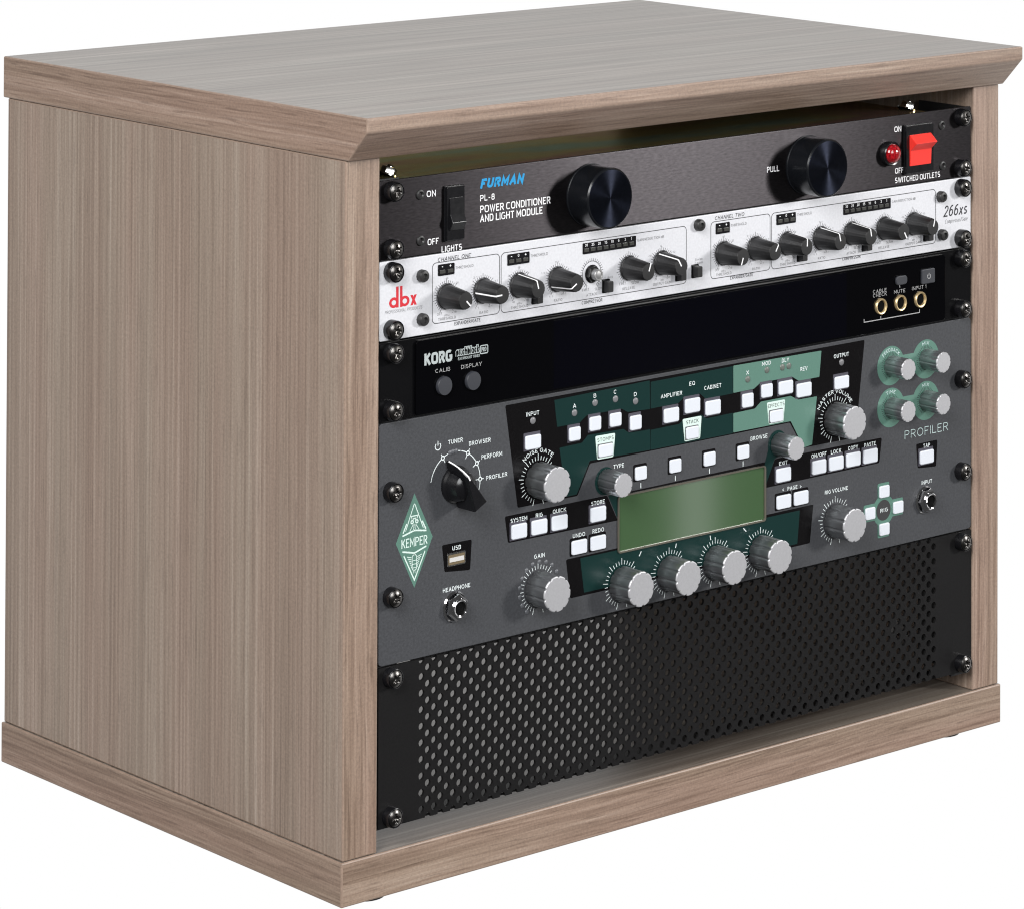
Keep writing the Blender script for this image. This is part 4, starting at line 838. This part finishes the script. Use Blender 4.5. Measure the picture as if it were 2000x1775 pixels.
# USB port and the two jack sockets
bm = new(); prism(bm, rr(-192.6, -219.4, -178.9, -212.2, .8, 3), -.6, -.06); o = pf.part('usb_port', bm, nickel); bevel(o, .2, 1)
bm = new(); sheet(bm, rr(-191.7, -218.6, -179.8, -213.0, .4, 2), -.62); pf.part('port_opening', bm, portbrass, parent=o).location = (0, 0, 0)
bm = new(); box(bm, -191.0, -180.5, -.9, -.64, -217.0, -214.6); pf.part('port_tongue', bm, ivory, parent=o).location = (0, 0, 0)
bm = new(); lathe(bm, [(8.6, 0), (8.6, -.8), (7.9, -1.6), (7.6, -1.6)], 48); jw = mesh('jack_socket', bm, chrome, 0, 40)
bm = new(); lathe(bm, [(7.7, -.9), (7.7, -3.6), (6.6, -4.6), (5.0, -4.8)], 6); jn = mesh('hex_nut', bm, chrome, 0, 10)
bm = new(); lathe(bm, [(5.3, -4.4), (5.2, -5.6), (4.6, -6.0), (3.9, -5.7), (3.6, -4.0)], 40); jb = mesh('jack_barrel', bm, chrome, 0, 40)
bm = new(); lathe(bm, [(3.9, -4.6), (0, -4.6)], 32); jh = mesh('jack_hole', bm, voidblack)
for x, z, r in ((-187.0, -242.2, .15), (198.3, -241.9, .5)):
    o = pf.at('jack_socket', jw, x, 0, z); put('hex_nut', jn, o, rot=r); put('jack_barrel', jb, o); put('jack_hole', jh, o)

# ================================================================ VENT PANEL
vp = Unit('vent_panel', 'black perforated steel vent panel at the bottom of the rack stack', 'vent panel', -8 * UH)
zt, zb_ = -6 * UH - .4, -8 * UH + .4
bm = new(); c0, pitch, row, hr = -210.45, 4.583, 9.15, 2.05; NS = 16; ncol = 92
xl, xr = c0 - pitch / 2, c0 + pitch * (ncol - .5)
for i in range(ncol):
    x = c0 + pitch * i; a, b = x - pitch / 2, x + pitch / 2; off = -277.0 + row if i % 2 == 0 else -277.0 + row / 2
    cs = [off - row * k for k in range(-1, 12)]; cs = [c for c in cs if zb_ - hr < c < zt + hr]
    lim = [zt] + [(p + q) / 2 for p, q in zip(cs, cs[1:])] + [zb_]
    for k, c in enumerate(cs):
        z1, z0 = lim[k], lim[k + 1]; h_ = [(x + hr * math.sin(2 * PI * t / NS), c + hr * math.cos(2 * PI * t / NS)) for t in range(NS)]
        if c + hr < zt - .15 and c - hr > zb_ + .15:
            cor = []
            for t in range(NS):
                s, q = math.sin(2 * PI * t / NS), math.cos(2 * PI * t / NS); f = 1e9
                if abs(s) > 1e-6: f = min(f, (pitch / 2) / abs(s))
                if q > 1e-6: f = min(f, (z1 - c) / q)
                if q < -1e-6: f = min(f, (c - z0) / -q)
                cor.append((x + f * s, c + f * q))
            I = [bm.verts.new((p[0], 0, p[1])) for p in h_]; O = [bm.verts.new((p[0], 0, p[1])) for p in cor]; J = [bm.verts.new((p[0], 1.6, p[1])) for p in h_]
            for t in range(NS):
                u = (t + 1) % NS
                bm.faces.new((I[t], I[u], O[u], O[t])); bm.faces.new((I[u], I[t], J[t], J[u]))
                # fill the corner the straight chord cuts off
                pa, pb = cor[t], cor[u]
                for qx in (a, b):
                    for qz in (z0, z1):
                        on = lambda p: abs(p[0] - qx) < 1e-6
                        oz = lambda p: abs(p[1] - qz) < 1e-6
                        if (on(pa) and oz(pb) and not oz(pa) and not on(pb)) or (on(pb) and oz(pa) and not oz(pb) and not on(pa)):
                            bm.faces.new((O[t], O[u], bm.verts.new((qx, 0, qz))))
        else:                                           # hole cut by the folded edge
            low = c - hr <= zb_ + .15; ze = zb_ if low else zt; dz = ze - c; hx = math.sqrt(max(.01, hr * hr - dz * dz)) if abs(dz) < hr else .01
            a0 = math.atan2(hx, dz); arc = []
            if low:
                for t in range(9): an = a0 - 2 * a0 * t / 8; arc.append((x + hr * math.sin(an), c + hr * math.cos(an)))
                pts = [(a, z1), (a, z0)] + [(p[0], p[1]) for p in arc[::-1]] + [(b, z0), (b, z1)]
            else:
                for t in range(9): an = a0 + (2 * PI - 2 * a0) * t / 8; arc.append((x + hr * math.sin(an), c + hr * math.cos(an)))
                pts = [(b, z0), (b, z1)] + arc + [(a, z1), (a, z0)]
            bm.faces.new([bm.verts.new((p[0], 0, p[1])) for p in pts])
            I = [bm.verts.new((p[0], 0, p[1])) for p in arc]; J = [bm.verts.new((p[0], 1.6, p[1])) for p in arc]
            for t in range(8): bm.faces.new((I[t], I[t + 1], J[t + 1], J[t]))
for a, b in ((-241.3, xl), (xr, 241.3)): box(bm, a, b, 0, 1.6, zb_, zt)
vp.part('perforated_sheet', bm, ventblack, recalc=False)
bm = new(); box(bm, -214, 214, 1.7, 16, zb_ + .1, zb_ + 1.4); box(bm, -214, 214, 1.7, 14, zt - 1.4, zt - .1); vp.part('folded_flange', bm, ventblack)
screws(vp, (-6 * UH - 6.35, -8 * UH + 6.35))
